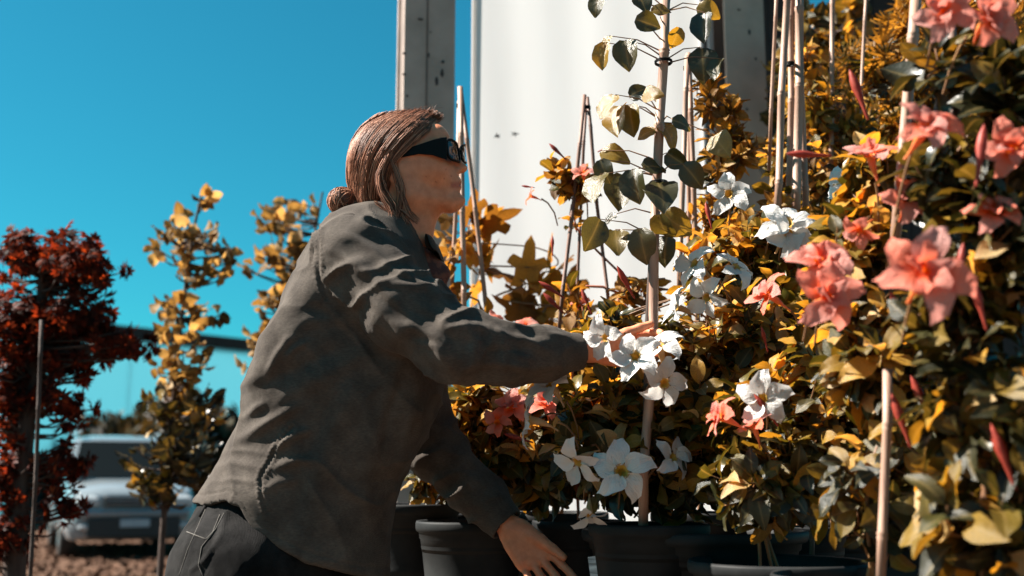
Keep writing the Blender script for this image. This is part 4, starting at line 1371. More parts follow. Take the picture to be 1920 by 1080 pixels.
def place_leaves(root, nodes_, kind, size, mats, rs, n_obj, lpn=5, up=.5, droop=.1, szj=.45, radius=.8, stuff_mat=None, name='leaf', lane=True):
    """nodes_: list of (point, stem direction). Leaves in pairs round each shoot tip"""
    L = []
    nv = len(LEAF[kind])
    for p, sd in nodes_:
        sd = np.array(sd, float) + np.array([0, 0, up]); sd /= np.linalg.norm(sd)
        a = np.cross(sd, rs.randn(3)); a /= np.linalg.norm(a); b = np.cross(sd, a)
        ph = rs.rand() * 3.14
        for k in range(lpn):
            th = ph + k * math.pi + (k // 2) * 1.45 + rs.randn() * .2
            rad = a * math.cos(th) + b * math.sin(th)
            lift = .15 + .28 * (k // 2) + rs.randn() * .12
            d = rad * radius + sd * lift; d[2] -= droop * rs.rand()
            n = sd + rs.randn(3) * .28 - rad * .15
            s = size * (1 - szj / 2 + szj * rs.rand()) * (1 - .10 * (k // 2))
            base = np.array(p) - sd * size * .38 * ((lpn // 2) - k // 2) * .6 + rad * size * .07
            L.append((base, d, n, s, rs.randint(nv)))
    if lane: L = [q for q in L if not (q[0][1] < 2.50 and abs(proj(q[0][None])[0][0] - 1222) < 34 and 500 < proj(q[0][None])[0][1] < 880)]
    L.sort(key=lambda q: np.linalg.norm(q[0] - np.array([0, 0, CAMZ])))
    rl = parent_world(root).translation
    for base, d, n, s, vi in L[:n_obj]:
        m, loc = frame_m(d, n, s, base)
        o = bpy.data.objects.new(name, leaf_me(kind, vi, mats[rs.randint(len(mats))])); COL.objects.link(o); o.parent = root
        o.matrix_local = Matrix.Translation(-rl) @ Matrix([[*m[0], loc[0]], [*m[1], loc[1]], [*m[2], loc[2]], [0, 0, 0, 1]])
    if len(L) > n_obj:
        Vs = []; Fs = []; Rs = []; c = 0
        for base, d, n, s, vi in L[n_obj:]:
            m, loc = frame_m(d, n, s, base)
            v = LEAF[kind][vi][0] @ m.T + loc
            Vs.append(v); Rs.append(RIB(kind, vi)); Fs += [tuple(i + c for i in f) for f in LEAF[kind][vi][1]]; c += len(v)
        me = mesh_data('foliage', [tuple(v) for v in np.concatenate(Vs)], Fs, MAT[stuff_mat or mats[0]])
        add_rib(me, np.concatenate(Rs)); o = obj('foliage', me, root); tag(o, kind='stuff')

def bamboo(root, a, b, r, mat='bamboo', seed=0, name='stake'):
    a = Vector(a); b = Vector(b); L_ = (b - a).length; rs = np.random.RandomState(seed + 5)
    pts = []; rad = []; n = max(2, int(L_ / .22)); side = (b - a).normalized().orthogonal()
    pts.append(a); rad.append(r)
    for k in range(n):
        t = (k + .35 + .3 * rs.rand()) / n; c = a.lerp(b, t) + side * rs.randn() * r * .25
        e = .006 / L_
        for dt, f in ((-1.2, .94), (-.5, 1.16), (0, .92), (.5, 1.13), (1.2, .96)):
            pts.append(c + (b - a) * e * dt); rad.append(r * f)
    pts.append(b); rad.append(r * .95)
    mb = MB(); mb.tube(pts, rad, 9); return mb.build(name, MAT[mat], root)

def pot(root, c, R, H, mat='pot', soil=True, bevel=.0):
    """c: centre of the rim's top"""
    t = MB(); c = Vector(c)
    prof = [(R * .74, -H), (R * .76, -H + .004), (R * .80, -H * .62), (R * .812, -H * .60), (R * .806, -H * .585), (R * .88, -.075), (R * .895, -.07), (R * .90, -.050), (R * .93, -.045), (R * .94, -.030),
            (R * .985, -.026), (R * 1.0, -.018), (R * 1.0, -.006), (R * .985, 0), (R * .95, -.003), (R * .94, -.02), (R * .88, -.08), (R * .1, -.09)]
    t.lathe(prof, c, 56); t.build('pot', MAT[mat], root)
    if soil:
        t = MB(); rs = np.random.RandomState(int(R * 1000)); n = 24; V = [c + Vector((0, 0, -.035))]; F = []
        for j in range(1, 6):
            for k in range(n):
                a_ = 2 * math.pi * k / n; r = R * .915 * j / 5
                V.append(c + Vector((r * math.cos(a_), r * math.sin(a_), -.04 + rs.randn() * .006)))
        for k in range(n): F.append((0, 1 + k, 1 + (k + 1) % n))
        for j in range(4):
            for k in range(n): F.append((1 + j * n + k, 1 + j * n + (k + 1) % n, 1 + (j + 1) * n + (k + 1) % n, 1 + (j + 1) * n + k))
        t.add(V, F); t.build('soil', MAT['soil'], root)

def twigs(root, nodes_, axis, rs, mat='stem', r=.0018, every=1, name='twig'):
    t = MB(); ax = [np.array(a) for a in axis]
    for i, (p, sd) in enumerate(nodes_):
        if i % every: continue
        p = np.array(p); seg = None; best = 9
        for q0, q1 in zip(ax[:-1], ax[1:]):
            u = np.clip(((p - q0) @ (q1 - q0)) / ((q1 - q0) @ (q1 - q0) + 1e-9) - .12, 0, 1); q = q0 + (q1 - q0) * u
            dd = np.linalg.norm(p - q)
            if dd < best: best = dd; seg = q
        mid = (p + seg) / 2 + np.array([0, 0, -.02]) + rs.randn(3) * .012
        t.tube([seg, (seg + mid) / 2 + rs.randn(3) * .004, mid, (mid + p) / 2 + rs.randn(3) * .004 + np.array([0, 0, -.004]), p], [r * 1.6, r * 1.4, r * 1.2, r, r * .7], 4, cap=False)
    if t.V: o = t.build(name, MAT[mat], root); tag(o, kind='stuff')

# flowers -----------------------------------------------------------------------
def petal_mat(name, edge, mid, throat, transl=.3):
    m, nt, out = nodes(name); N, L = nt.nodes, nt.links
    tc = N.new('ShaderNodeTexCoord')
    ln = N.new('ShaderNodeVectorMath'); ln.operation = 'LENGTH'; L.new(tc.outputs['Object'], ln.inputs[0])
    nz = N.new('ShaderNodeTexNoise'); nz.inputs['Scale'].default_value = 5; L.new(tc.outputs['Object'], nz.inputs['Vector'])
    oi = N.new('ShaderNodeObjectInfo')
    ma = N.new('ShaderNodeMath'); ma.operation = 'MULTIPLY_ADD'; ma.inputs[1].default_value = .25; L.new(nz.outputs['Fac'], ma.inputs[0]); L.new(ln.outputs['Value'], ma.inputs[2])
    cr = N.new('ShaderNodeValToRGB'); e = cr.color_ramp.elements
    e[0].position = .20; e[0].color = (*throat, 1); e[1].position = .95; e[1].color = (*edge, 1)
    q = e.new(.42); q.color = (*mid, 1)
    L.new(ma.outputs[0], cr.inputs[0])
    hs = N.new('ShaderNodeHueSaturation'); mrr = N.new('ShaderNodeMapRange'); mrr.inputs[3].default_value = .78; mrr.inputs[4].default_value = 1.12
    L.new(oi.outputs['Random'], mrr.inputs[0]); L.new(mrr.outputs[0], hs.inputs['Value']); L.new(mrr.outputs[0], hs.inputs['Saturation']); L.new(cr.outputs[0], hs.inputs['Color']); cr = hs
    p = N.new('ShaderNodeBsdfPrincipled'); L.new(cr.outputs[0], p.inputs['Base Color']); p.inputs['Roughness'].default_value = .55
    p.inputs['Specular IOR Level'].default_value = .25
    w = N.new('ShaderNodeTexNoise'); w.inputs['Scale'].default_value = 7; mp = N.new('ShaderNodeMapping'); mp.inputs['Scale'].default_value = (4, .7, 1)
    L.new(tc.outputs['Object'], mp.inputs[0]); L.new(mp.outputs[0], w.inputs['Vector'])
    bp = N.new('ShaderNodeBump'); bp.inputs['Strength'].default_value = .5; bp.inputs['Distance'].default_value = .02; L.new(w.outputs['Fac'], bp.inputs['Height']); L.new(bp.outputs[0], p.inputs['Normal'])
    t = N.new('ShaderNodeBsdfTranslucent'); L.new(cr.outputs[0], t.inputs[0])
    mx = N.new('ShaderNodeMixShader'); mx.inputs[0].default_value = transl; L.new(p.outputs[0], mx.inputs[1]); L.new(t.outputs[0], mx.inputs[2]); L.new(mx.outputs[0], out.inputs[0])
    return m
MAT['petal_white'] = petal_mat('petal_white', (.72, .70, .68), (.72, .69, .64), (.60, .42, .15))
MAT['petal_pink'] = petal_mat('petal_pink', (.78, .25, .18), (.80, .135, .055), (.85, .22, .02), .4)
MAT['tube_white'] = M('tube_white', (.50, .34, .20), (.55, .30, .10), scale=3, rough=.5, transl=.35)
MAT['tube_pink'] = M('tube_pink', (.75, .20, .10), (.80, .26, .05), scale=3, rough=.5, transl=.35)
MAT['throat_white'] = M('throat_white', (.60, .36, .06), (.5, .27, .03), scale=3, rough=.6, transl=.3)
MAT['throat_pink'] = M('throat_pink', (.85, .25, .02), (.75, .16, .01), scale=3, rough=.6, transl=.3)
PET = {}
def petal_me(col, i):
    if (col, i) in PET: return PET[col, i]
    rs = np.random.RandomState(40 + i); V = []; F = []; nl, nw = 7, 6
    op = (.95, .75, .55, .9)[i]
    for a in range(nl + 1):
        t = a / nl
        w = .18 + .60 * math.sin(math.pi * min(1, t ** .8 * .93)) ** .75 * (1 if t < .5 else 1 - ((t - .5) / .5) ** 1.3 * .93)
        for b in range(nw + 1):
            s = 2 * b / nw - 1
            r = .20 + t * .95
            skew = .30 * t * t + (.10 * s * t)
            x = s * w * .5 + skew
            z = (1 - op) * t * .75 + .16 * t * (1 - t) * 2 - .30 * max(0, t - .55) ** 1.3 * 2 * op + .10 * s * s * (1 - t) * (1) - .11 * s * abs(s) * t + .035 * math.sin(6 * t + 4 * s + i * 2) + rs.randn() * .008
            V.append((x, r, z))
    for a in range(nl):
        for b in range(nw): q = a * (nw + 1) + b; F.append((q, q + 1, q + nw + 2, q + nw + 1))
    PET[col, i] = mesh_data('petal', V, F, MAT['petal_' + col]); return PET[col, i]
FLM = {}
def flower_me(col, i):
    if (col, i) in FLM: return FLM[col, i]
    t = MB()
    prof = [(.30, .04), (.20, -.03), (.17, -.25), (.16, -.5), (.11, -.75), (.06, -.95), (.045, -1.15), (.05, -1.3)]
    t.lathe(prof, (0, 0, 0), 12)
    bend = (i - 1) * .15
    t.V = [(x + bend * z * z, y - .18 * z * z * (1 if z < 0 else 0), z) for x, y, z in t.V]
    FLM[col, i] = (mesh_data('flower', t.V, t.F, MAT['tube_' + col]),)
    t = MB(); t.lathe([(.235, .02), (.16, -.03), (.12, -.2), (.001, -.3)], (0, 0, 0), 12)
    FLM[col, i] += (mesh_data('throat', t.V, t.F, MAT['throat_' + col]),)
    return FLM[col, i]
def flower(root, p, d, size, col, rs, i=None, n=5, skip=0, roll=None):
    """p: centre of the mouth, d: where it faces, size: diameter"""
    i = rs.randint(3) if i is None else i
    d = np.array(d, float); d /= np.linalg.norm(d)
    fm, th = flower_me(col, i)
    up = rs.randn(3) * .2 + np.array([0, 0, 1])
    x = np.cross(up, d); x /= np.linalg.norm(x); y = np.cross(d, x); s = size / 2.1
    rl = parent_world(root).translation
    o = bpy.data.objects.new('flower', fm); COL.objects.link(o); o.parent = root
    o.matrix_local = Matrix.Translation(-rl) @ Matrix([[x[0] * s, y[0] * s, d[0] * s, p[0]], [x[1] * s, y[1] * s, d[1] * s, p[1]], [x[2] * s, y[2] * s, d[2] * s, p[2]], [0, 0, 0, 1]])
    if col == 'pink' and size > .07: n = 10
    q = bpy.data.objects.new('throat', th); COL.objects.link(q); q.parent = o
    r0 = rs.rand() * 1.2 if roll is None else roll; pm = i
    for k in range(n):
        q = bpy.data.objects.new('petal', petal_me(col, pm if rs.rand() < .75 else rs.randint(4))); COL.objects.link(q); q.parent = o
        q.rotation_euler = (rs.randn() * .16, rs.randn() * .12, r0 + (k % 5) * 2 * math.pi / 5 + (.62 if k > 4 else 0) + rs.randn() * .09)
        sc = (.93 + .14 * rs.rand()) * (.62 if k > 4 else 1); q.scale = (sc, sc, sc); q.location = (0, 0, .006 * k)
        if k > 4: q.rotation_euler.x += .45 + rs.rand() * .35
    # flower stalk running back into the leaves
    e = np.array(p) - d * s * 1.25
    t = MB(); t.tube([e, e - d * .02 + np.array([0, 0, -.008]), e - d * .04 + np.array([0, .01, -.03]), e - d * .05 + np.array([0, .03, -.06])], [.0028, .0024, .0022, .002], 5, cap=False)
    t.build('flower_stalk', MAT['stem'], root)
    return o
BUDM = {}
def bud(root, p, d, L_, mat='red_bud', w=.09):
    if mat not in BUDM:
        t = MB(); t.lathe([(.012, 0), (.03, .05), (.032, .2), (.05, .4), (.085, .62), (.075, .78), (.035, .92), (.001, 1)], (0, 0, 0), 8); BUDM[mat] = mesh_data('bud', t.V, t.F, MAT[mat])
    d = np.array(d, float); d /= np.linalg.norm(d); x = np.cross(d, [.1, 1, .2]); x /= np.linalg.norm(x); y = np.cross(d, x); s = L_
    rl = parent_world(root).translation
    o = bpy.data.objects.new('bud', BUDM[mat]); COL.objects.link(o); o.parent = root
    o.matrix_local = Matrix.Translation(-rl) @ Matrix([[x[0] * s, y[0] * s, d[0] * s, p[0]], [x[1] * s, y[1] * s, d[1] * s, p[1]], [x[2] * s, y[2] * s, d[2] * s, p[2]], [0, 0, 0, 1]])

def mandevilla(label, potpx, potY, potR, H, blobs, n_nodes, stakes, flowers, buds=(), size=.070, mats=('leaf_vine', 'leaf_vine', 'leaf_dark'), dark_py=850, seed=1, grp='potted mandevilla vines', inner=120, col_dark='leaf_dark', shell=.45, n_obj=285, haspot=True, name='potted_vine'):
    rs = np.random.RandomState(seed)
    c = at(potpx[0], potpx[1], potY)
    root = empty(name, (c.x, c.y, c.z - H), label, 'potted plant', grp)
    pot(root, c, potR, H)
    for k, (x0, y0, x1, y1, Y0, Y1, rp, m) in enumerate(stakes):
        a = at(x0, y0, Y0); b = at(x1, y1, Y1)
        bamboo(root, a, b, rp / FPX * Y0, m, seed * 10 + k)
    pts, dirs = in_blobs(blobs, n_nodes, rs, shell)
    nd = list(zip(pts, dirs))
    # vines: from the soil up through the blobs
    ax = [np.array(c) + np.array([0, 0, -.04])] + [np.array(at(b[0], b[1], b[2])) for b in sorted(blobs, key=lambda b: -b[1])]
    for k in range(3):
        t = MB(); w = [a_ + rs.randn(3) * .018 for a_ in ax]; w = catmull(w, 5) if len(w) > 2 else np.array(w)
        t.tube(w, [.0042 * (1 - .6 * i / len(w)) for i in range(len(w))], 6, cap=False); t.build('vine', MAT['stem'], root)
    twigs(root, nd, ax, rs)
    zd_ = at(960, dark_py, potY).z      # low leaves take dark materials, the shade down there put into colour
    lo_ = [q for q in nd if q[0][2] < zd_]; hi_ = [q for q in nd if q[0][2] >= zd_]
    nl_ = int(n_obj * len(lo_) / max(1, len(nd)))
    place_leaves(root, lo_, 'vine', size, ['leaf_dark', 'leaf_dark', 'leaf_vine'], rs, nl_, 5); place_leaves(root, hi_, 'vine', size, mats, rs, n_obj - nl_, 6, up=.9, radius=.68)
    if inner:  # dark leaves inside paint the black of the gaps
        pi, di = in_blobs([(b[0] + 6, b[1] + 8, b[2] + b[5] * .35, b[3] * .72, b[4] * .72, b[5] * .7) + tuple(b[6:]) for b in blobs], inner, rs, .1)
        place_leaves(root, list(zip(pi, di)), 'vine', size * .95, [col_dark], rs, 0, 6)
    for fl in flowers:
        px, py, Y, dia, col, d = fl[:6]
        flower(root, np.array(at(px, py, Y)), d, dia, col, rs, *(fl[6:]))
    for px, py, Y, d, L_ in buds: bud(root, np.array(at(px, py, Y)), d, L_)
    return root

Lf, Rt = (-1, -.5, .1), (1, -.5, .1)
mandevilla('white flowered mandevilla at her outstretched hand, in the broad black pot', (1300, 992), 2.74, .27, .30,
    [(1140, 790, 2.66, 120, 105, .16, 1.1), (1290, 720, 2.66, 150, 150, .18, 1.6), (1400, 620, 2.66, 130, 130, .16, 1.2), (1330, 860, 2.64, 170, 110, .18, 1.4), (1200, 880, 2.7, 110, 70, .14, .8), (1350, 520, 2.74, 90, 100, .12, .8), (1460, 470, 2.74, 90, 90, .12, .8), (1150, 610, 2.78, 70, 45, .08, .4)],
    270, [(1522, 930, 1522, 1040, 2.5, 2.5, 5, 'bamboo_dark'), (1350, 690, 1352, 970, 2.8, 2.8, 6, 'bamboo_dark')],
    [(1136, 634, 2.40, .095, 'white', (-.75, -.55, -.25), 2), (1192, 668, 2.38, .105, 'white', (-.35, -.8, .2), 1), (1236, 648, 2.42, .10, 'white', (-.3, -.6, .7), 0), (1245, 718, 2.41, .10, 'white', (.15, -.9, -.15), 0),
     (1032, 722, 2.50, .10, 'white', (-.6, -.5, .55), 1), (994, 788, 2.50, .105, 'white', (-1, -.12, 0.05), 0), (1166, 884, 2.42, .125, 'white', (-.05, -1, .18), 0, 5, 0, .1), (1084, 866, 2.46, .105, 'white', (-.5, -.6, -.55), 2),
     (1106, 965, 2.50, .085, 'white', (.1, -.4, -1), 2), (1262, 858, 2.5, .09, 'white', (.5, -.6, .3), 1), (1303, 495, 2.50, .105, 'white', (-.85, -.5, .35), 1), (1380, 500, 2.48, .098, 'white', (.5, -.6, .6), 0),
     (1326, 558, 2.48, .095, 'white', (-.7, -.6, -.4), 1), (1270, 576, 2.52, .09, 'white', (-.95, -.25, .2), 1), (1366, 364, 2.62, .10, 'white', (-.2, -.9, .1), 0), (1476, 418, 2.55, .135, 'white', (0, -.85, .5), 0),
     (1480, 440, 2.53, .10, 'white', (.2, -.7, -.3), 1)],
    [(1190, 560, 2.6, (-.5, -.2, .9), .09), (1060, 560, 2.7, (-.9, 0, .6), .08), (1440, 660, 2.45, (-.3, -.3, 1), .06), (1335, 430, 2.6, (-.2, 0, 1), .07), (1480, 820, 2.45, (.2, -.3, 1), .06)], seed=3, inner=170)
mandevilla('leafy mandevilla with one white flower above a pink trumpet, right of the broad pot', (1462, 1050), 2.36, .19, .28,
    [(1500, 880, 2.32, 130, 110, .15, 1.2), (1540, 760, 2.32, 120, 110, .15, 1.2), (1420, 900, 2.30, 90, 80, .10, .7), (1560, 640, 2.34, 90, 90, .12, .9), (1400, 770, 2.38, 70, 60, .08, .4)],
    165, [], [(1430, 748, 2.2, .10, 'white', (-.3, -.9, .15), 0), (1352, 782, 2.2, .085, 'pink', (-1, -.1, .35), 2), (1412, 800, 2.2, .07, 'pink', (-.55, -.3, .8), 2), (1440, 552, 2.3, .09, 'pink', (-.8, -.3, .45), 2), (1590, 352, 2.45, .10, 'white', (-.7, -.6, .1), 1), (1655, 395, 2.4, .09, 'white', (.4, -.8, .1), 1)],
    [(1700, 830, 2.15, (-.3, 0, 1), .07), (1620, 880, 2.2, (0, 0, 1), .06), (1460, 800, 2.2, (-.5, 0, .7), .08)], seed=5, inner=90)
mandevilla('pink mandevilla climbing beside the stake cut off below the blossoms', (1625, 1076), 2.05, .17, .28,
    [(1640, 900, 2.0, 110, 130, .12, 1), (1620, 640, 2.0, 90, 120, .12, 1), (1600, 470, 2.02, 90, 90, .10, .9), (1700, 760, 2.0, 110, 130, .12, 1), (1640, 330, 2.05, 70, 80, .08, .6)],
    120, [(1664, 692, 1651, 1100, 1.80, 1.80, 9, 'bamboo'), (1720, -40, 1674, 500, 1.90, 1.92, 11, 'bamboo')],
    [(1538, 490, 1.80, .10, 'pink', (-.15, -.8, .6), 1), (1553, 556, 1.76, .105, 'pink', (.05, -1, -.05), 0), (1704, 372, 1.78, .085, 'pink', (0, -.9, .3), 1), (1632, 292, 1.9, .085, 'pink', (-.3, -.5, .85), 2), (1612, 432, 1.9, .06, 'pink', (-.5, -.5, -.7), 2)],
    [(1560, 292, 1.85, (-1, 0, .05), .08), (1628, 225, 1.9, (-.3, 0, 1), .10), (1712, 640, 1.8, (-.4, 0, 1), .09), (1752, 800, 1.8, (-.4, 0, 1), .09), (1708, 840, 1.75, (-.3, 0, 1), .09), (1780, 870, 1.75, (.1, 0, 1), .07)], seed=8, size=.066, inner=80, mats=('leaf_vine', 'leaf_vine', 'leaf_dark'))
mandevilla('tall pink mandevilla nearest the camera, its flowers reaching the top of the frame', (1830, 1180), 1.72, .17, .28,
    [(1850, 980, 1.68, 120, 120, .12, 1), (1850, 760, 1.68, 130, 130, .12, 1.1), (1790, 560, 1.70, 110, 110, .11, .9), (1880, 420, 1.68, 90, 150, .10, .9), (1780, 330, 1.74, 80, 110, .08, .5), (1880, 180, 1.72, 80, 130, .09, .6), (1760, 130, 1.76, 60, 100, .07, .3)],
    115, [(1782, 30, 1800, 320, 1.82, 1.82, 9, 'bamboo_dark'), (1800, 300, 1815, 1150, 1.82, 1.8, 8, 'bamboo_dark')],
    [(1738, 512, 1.50, .118, 'pink', (-.1, -1, .15), 0), (1737, 238, 1.60, .095, 'pink', (.1, -.9, .45), 0), (1768, 22, 1.62, .085, 'pink', (-.2, -1, -.2), 1), (1852, 38, 1.6, .085, 'pink', (.2, -.8, .1), 2), (1862, 398, 1.62, .075, 'pink', (-.2, -.8, .5), 1), (1897, 278, 1.6, .085, 'pink', (-.3, -.9, .1), 1)],
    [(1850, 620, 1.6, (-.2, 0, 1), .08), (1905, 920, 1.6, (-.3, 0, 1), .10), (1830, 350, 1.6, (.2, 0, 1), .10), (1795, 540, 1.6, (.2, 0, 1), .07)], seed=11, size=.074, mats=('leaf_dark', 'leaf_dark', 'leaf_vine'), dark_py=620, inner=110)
mandevilla('low pink mandevilla in the grey pot under her arm', (885, 976), 3.02, .150, .29,
    [(900, 800, 3.0, 70, 75, .10, 1), (960, 850, 2.98, 80, 70, .10, 1), (1000, 770, 3.02, 90, 50, .10, .8), (890, 735, 3.02, 60, 30, .08, .5), (1010, 900, 3.0, 60, 40, .08, .5)],
    90, [], [(962, 762, 2.86, .09, 'pink', (-.3, -.8, .4), 1), (1022, 758, 2.9, .09, 'pink', (-.2, -.7, .5), 1), (932, 792, 2.85, .07, 'pink', (-.2, -1, .1), 0)], [(1000, 830, 2.85, (-1, 0, .3), .08)], seed=14, size=.075, inner=60, mats=('leaf_vine', 'leaf_vine', 'leaf_gold'))
mandevilla('mandevilla hidden behind her, in the far left black pot', (765, 944), 3.25, .155, .30,
    [(800, 900, 3.2, 35, 35, .06, 1), (860, 905, 3.25, 50, 40, .08, 1)], 14, [], [], seed=15, size=.06, inner=4)
mandevilla('pink flowering mandevilla low behind her forearm', (1040, 960), 3.35, .16, .30,
    [(960, 660, 3.3, 90, 25, .08, .4), (1080, 640, 3.3, 70, 30, .08, .5), (1130, 700, 3.2, 100, 60, .10, 1), (1060, 880, 3.2, 110, 60, .12, 1)],
    55, [], [(985, 612, 3.2, .07, 'pink', (-.3, -.7, .6), 1), (1088, 572, 3.2, .06, 'pink', (-.3, -.7, .3), 2), (930, 606, 3.2, .07, 'pink', (.3, -.7, .5), 2), (1010, 640, 3.2, .07, 'pink', (0, -.9, .4), 1)], [], seed=16, size=.075, inner=50, mats=('leaf_vine', 'leaf_gold'))

# plants climbing the thin stake tripods further back -------------------------------
def climber(label, pc, Y, stakes, clusters, kind, size, mats, seed, lpn=6, flowers=(), buds=(), tie=None, mat_s='bamboo', tw='stem', r=.13, grp='plants on stake tripods', up=.5, cat='potted plant', name='staked_plant', n_obj=285):
    rs = np.random.RandomState(seed); c = at(pc[0], pc[1], Y)
    root = empty(name, (c.x, c.y, c.z - .3), label, cat, grp)
    pot(root, c, r, .30)
    for k, (x0, y0, x1, y1, rp) in enumerate(stakes):
        bamboo(root, at(x0, y0, Y + (k - 1) * .012), at(x1, y1, Y + (k - 1) * .05), rp / FPX * Y, mat_s, seed * 7 + k)
    if tie:
        t = MB(); q = at(tie[0], tie[1], Y)
        for k in range(3): t.tube([q + Vector((math.cos(a_) * .012, math.sin(a_) * .016, .004 * k - .004 + .003 * math.sin(a_))) for a_ in np.linspace(0, 6.3, 13)], .0022, 5, cap=False)
        t.build('tie', MAT['frame'], root)
    pts, dirs = in_blobs([(a, b, Y, rx, ry, rY, w) for a, b, rx, ry, rY, w in clusters], sum(int(q[5]) for q in clusters), rs, .25)
    nd = list(zip(pts, dirs)); ax = [np.array(c)] + [np.array(at(a, b, Y)) for a, b, *_ in sorted(clusters, key=lambda q: -q[1])]
    twigs(root, nd, ax, rs, tw, .0015 * Y / 3)
    t = MB(); w = catmull(ax, 5); t.tube(w, [.005 * (1 - .6 * i / len(w)) for i in range(len(w))], 6, cap=False); t.build('vine', MAT[tw], root)
    place_leaves(root, nd, kind, size, mats, rs, n_obj, lpn, up)
    for px, py, YY, dia, col, d in flowers: flower(root, np.array(at(px, py, YY)), d, dia, col, rs)
    for px, py, YY, d, L_ in buds: bud(root, np.array(at(px, py, YY)), d, L_)
    return root
climber('pink budded vine on the dark stake tripod in front of the white sheet', (1085, 975), 3.15, [(1096, 178, 1046, 640, 4), (1101, 182, 1146, 620, 3.6), (1099, 195, 1078, 640, 3.2)],
    [(1050, 325, 42, 40, .06, 5), (1085, 350, 30, 55, .05, 5), (1075, 420, 25, 20, .04, 2), (1080, 560, 50, 50, .08, 6), (1200, 560, 60, 50, .08, 7)], 'vine', .062, ['leaf_vine', 'leaf_gold'], 21,
    flowers=[(1092, 325, 3.05, .06, 'pink', (-.2, -.6, .6)), (996, 368, 3.08, .05, 'pink', (-1, -.2, .2))], buds=[(1062, 300, 3.05, (-.8, 0, .8), .07), (1120, 285, 3.05, (.8, 0, .35), .06), (1003, 352, 3.08, (-1, 0, .15), .04), (1036, 480, 3.1, (0, 0, 1), .06), (1060, 590, 3.1, (-.8, 0, .8), .09), (1110, 590, 3.05, (-.4, 0, 1), .08)], tie=(1099, 202), mat_s='bamboo_dark', tw='stem_red')  # darker bamboo here carries the tripod's backlit shade in its colour
climber('golden leaved plant on the pale tripod just behind her face', (870, 960), 3.5, [(863, 163, 870, 640, 5.5), (864, 172, 918, 640, 4.6), (861, 190, 846, 600, 4.4)],
    [(845, 470, 25, 40, .06, 2), (905, 590, 30, 30, .06, 2), (840, 560, 25, 50, .06, 3)], 'vine', .075, ['leaf_gold'], 22, lpn=4, tie=(863, 198))
climber('bushy orange tipped plant on the pale tripod right of the big leaved sapling', (1310, 960), 3.05, [(1289, 105, 1274, 560, 5.5), (1291, 100, 1309, 640, 5.5), (1290, 112, 1293, 600, 4.5)],
    [(1370, 200, 20, 40, .05, 7), (1385, 270, 45, 60, .08, 16), (1345, 300, 45, 80, .08, 16), (1350, 400, 70, 60, .09, 18), (1330, 180, 25, 60, .05, 7)], 'small', .055, ['leaf_gold', 'leaf_vine', 'leaf_gold'], 23, lpn=7, tie=(1290, 128))
climber('shrubby plant inside the tall thick stake tripod', (1495, 985), 2.98, [(1479, -60, 1456, 420, 7.5), (1500, -60, 1492, 430, 9), (1484, -60, 1479, 430, 6.5), (1496, 60, 1512, 430, 7), (1458, -60, 1442, 320, 4)],
    [(1500, 440, 90, 60, .12, 22), (1450, 380, 40, 50, .06, 8), (1600, 470, 70, 60, .1, 14), (1400, 430, 50, 40, .08, 8)], 'vine', .06, ['leaf_vine', 'leaf_gold'], 24, lpn=6, tie=(1481, 120))

# small leaved shrub, lace leaved maple
climber('tall small leaved shrub against the dark shed', (1560, 980), 3.4, [(1562, -60, 1556, 330, 5), (1626, -40, 1600, 420, 3.5)],
    [(1545, 330, 100, 90, .16, 46), (1520, 190, 60, 90, .12, 22), (1590, 230, 60, 110, .12, 26), (1640, 330, 60, 80, .12, 22), (1500, 100, 30, 50, .08, 7), (1470, 300, 40, 60, .08, 12)], 'small', .062, ['leaf_vine', 'leaf_gold', 'leaf_dark', 'leaf_vine'], 25, lpn=8, r=.18, grp=None)
climber('lace leaved maple with drooping ochre fronds at the shed opening', (1700, 980), 3.6, [],
    [(1640, 130, 70, 60, .16, 34), (1690, 210, 90, 90, .2, 60), (1640, 290, 90, 80, .18, 44), (1850, 110, 90, 90, .2, 46), (1840, 230, 90, 90, .2, 46), (1700, 340, 100, 60, .16, 34), (1560, 430, 70, 50, .14, 18), (1780, 20, 110, 60, .16, 34), (1690, 60, 50, 40, .1, 14)], 'lace', .085, ['leaf_gold', 'leaf_vine', 'leaf_dark', 'leaf_vine'], 26, lpn=3, up=-.9, r=.2, grp=None, tw='bark')
climber('dark leaved creeper hanging in the mouth of the shed', (1480, 980), 4.4, [],
    [(1500, 120, 50, 110, .2, 26), (1570, 60, 60, 70, .2, 16), (1470, 260, 40, 100, .2, 18), (1740, 60, 90, 80, .2, 26), (1860, 60, 90, 80, .2, 26)], 'vine', .095, ['leaf_dark', 'leaf_vine'], 28, lpn=5, up=-.6, r=.2, grp=None, tw='bark')

# oak-leaved shrub in front of the white sheet
climber('orange shrub with big lobed leaves in front of the white sheet', (960, 960), 3.85, [],
    [(893, 430, 20, 35, .06, 2), (905, 500, 25, 30, .06, 1), (1008, 465, 20, 25, .05, 1), (985, 530, 45, 30, .06, 2), (1040, 500, 30, 30, .05, 1), (1070, 580, 30, 30, .06, 1), (930, 560, 40, 30, .06, 2), (1010, 600, 80, 20, .06, 3), (835, 450, 20, 40, .05, 1)], 'oak', .14, ['leaf_gold'], 27, lpn=3, grp=None, up=.8, r=.17)

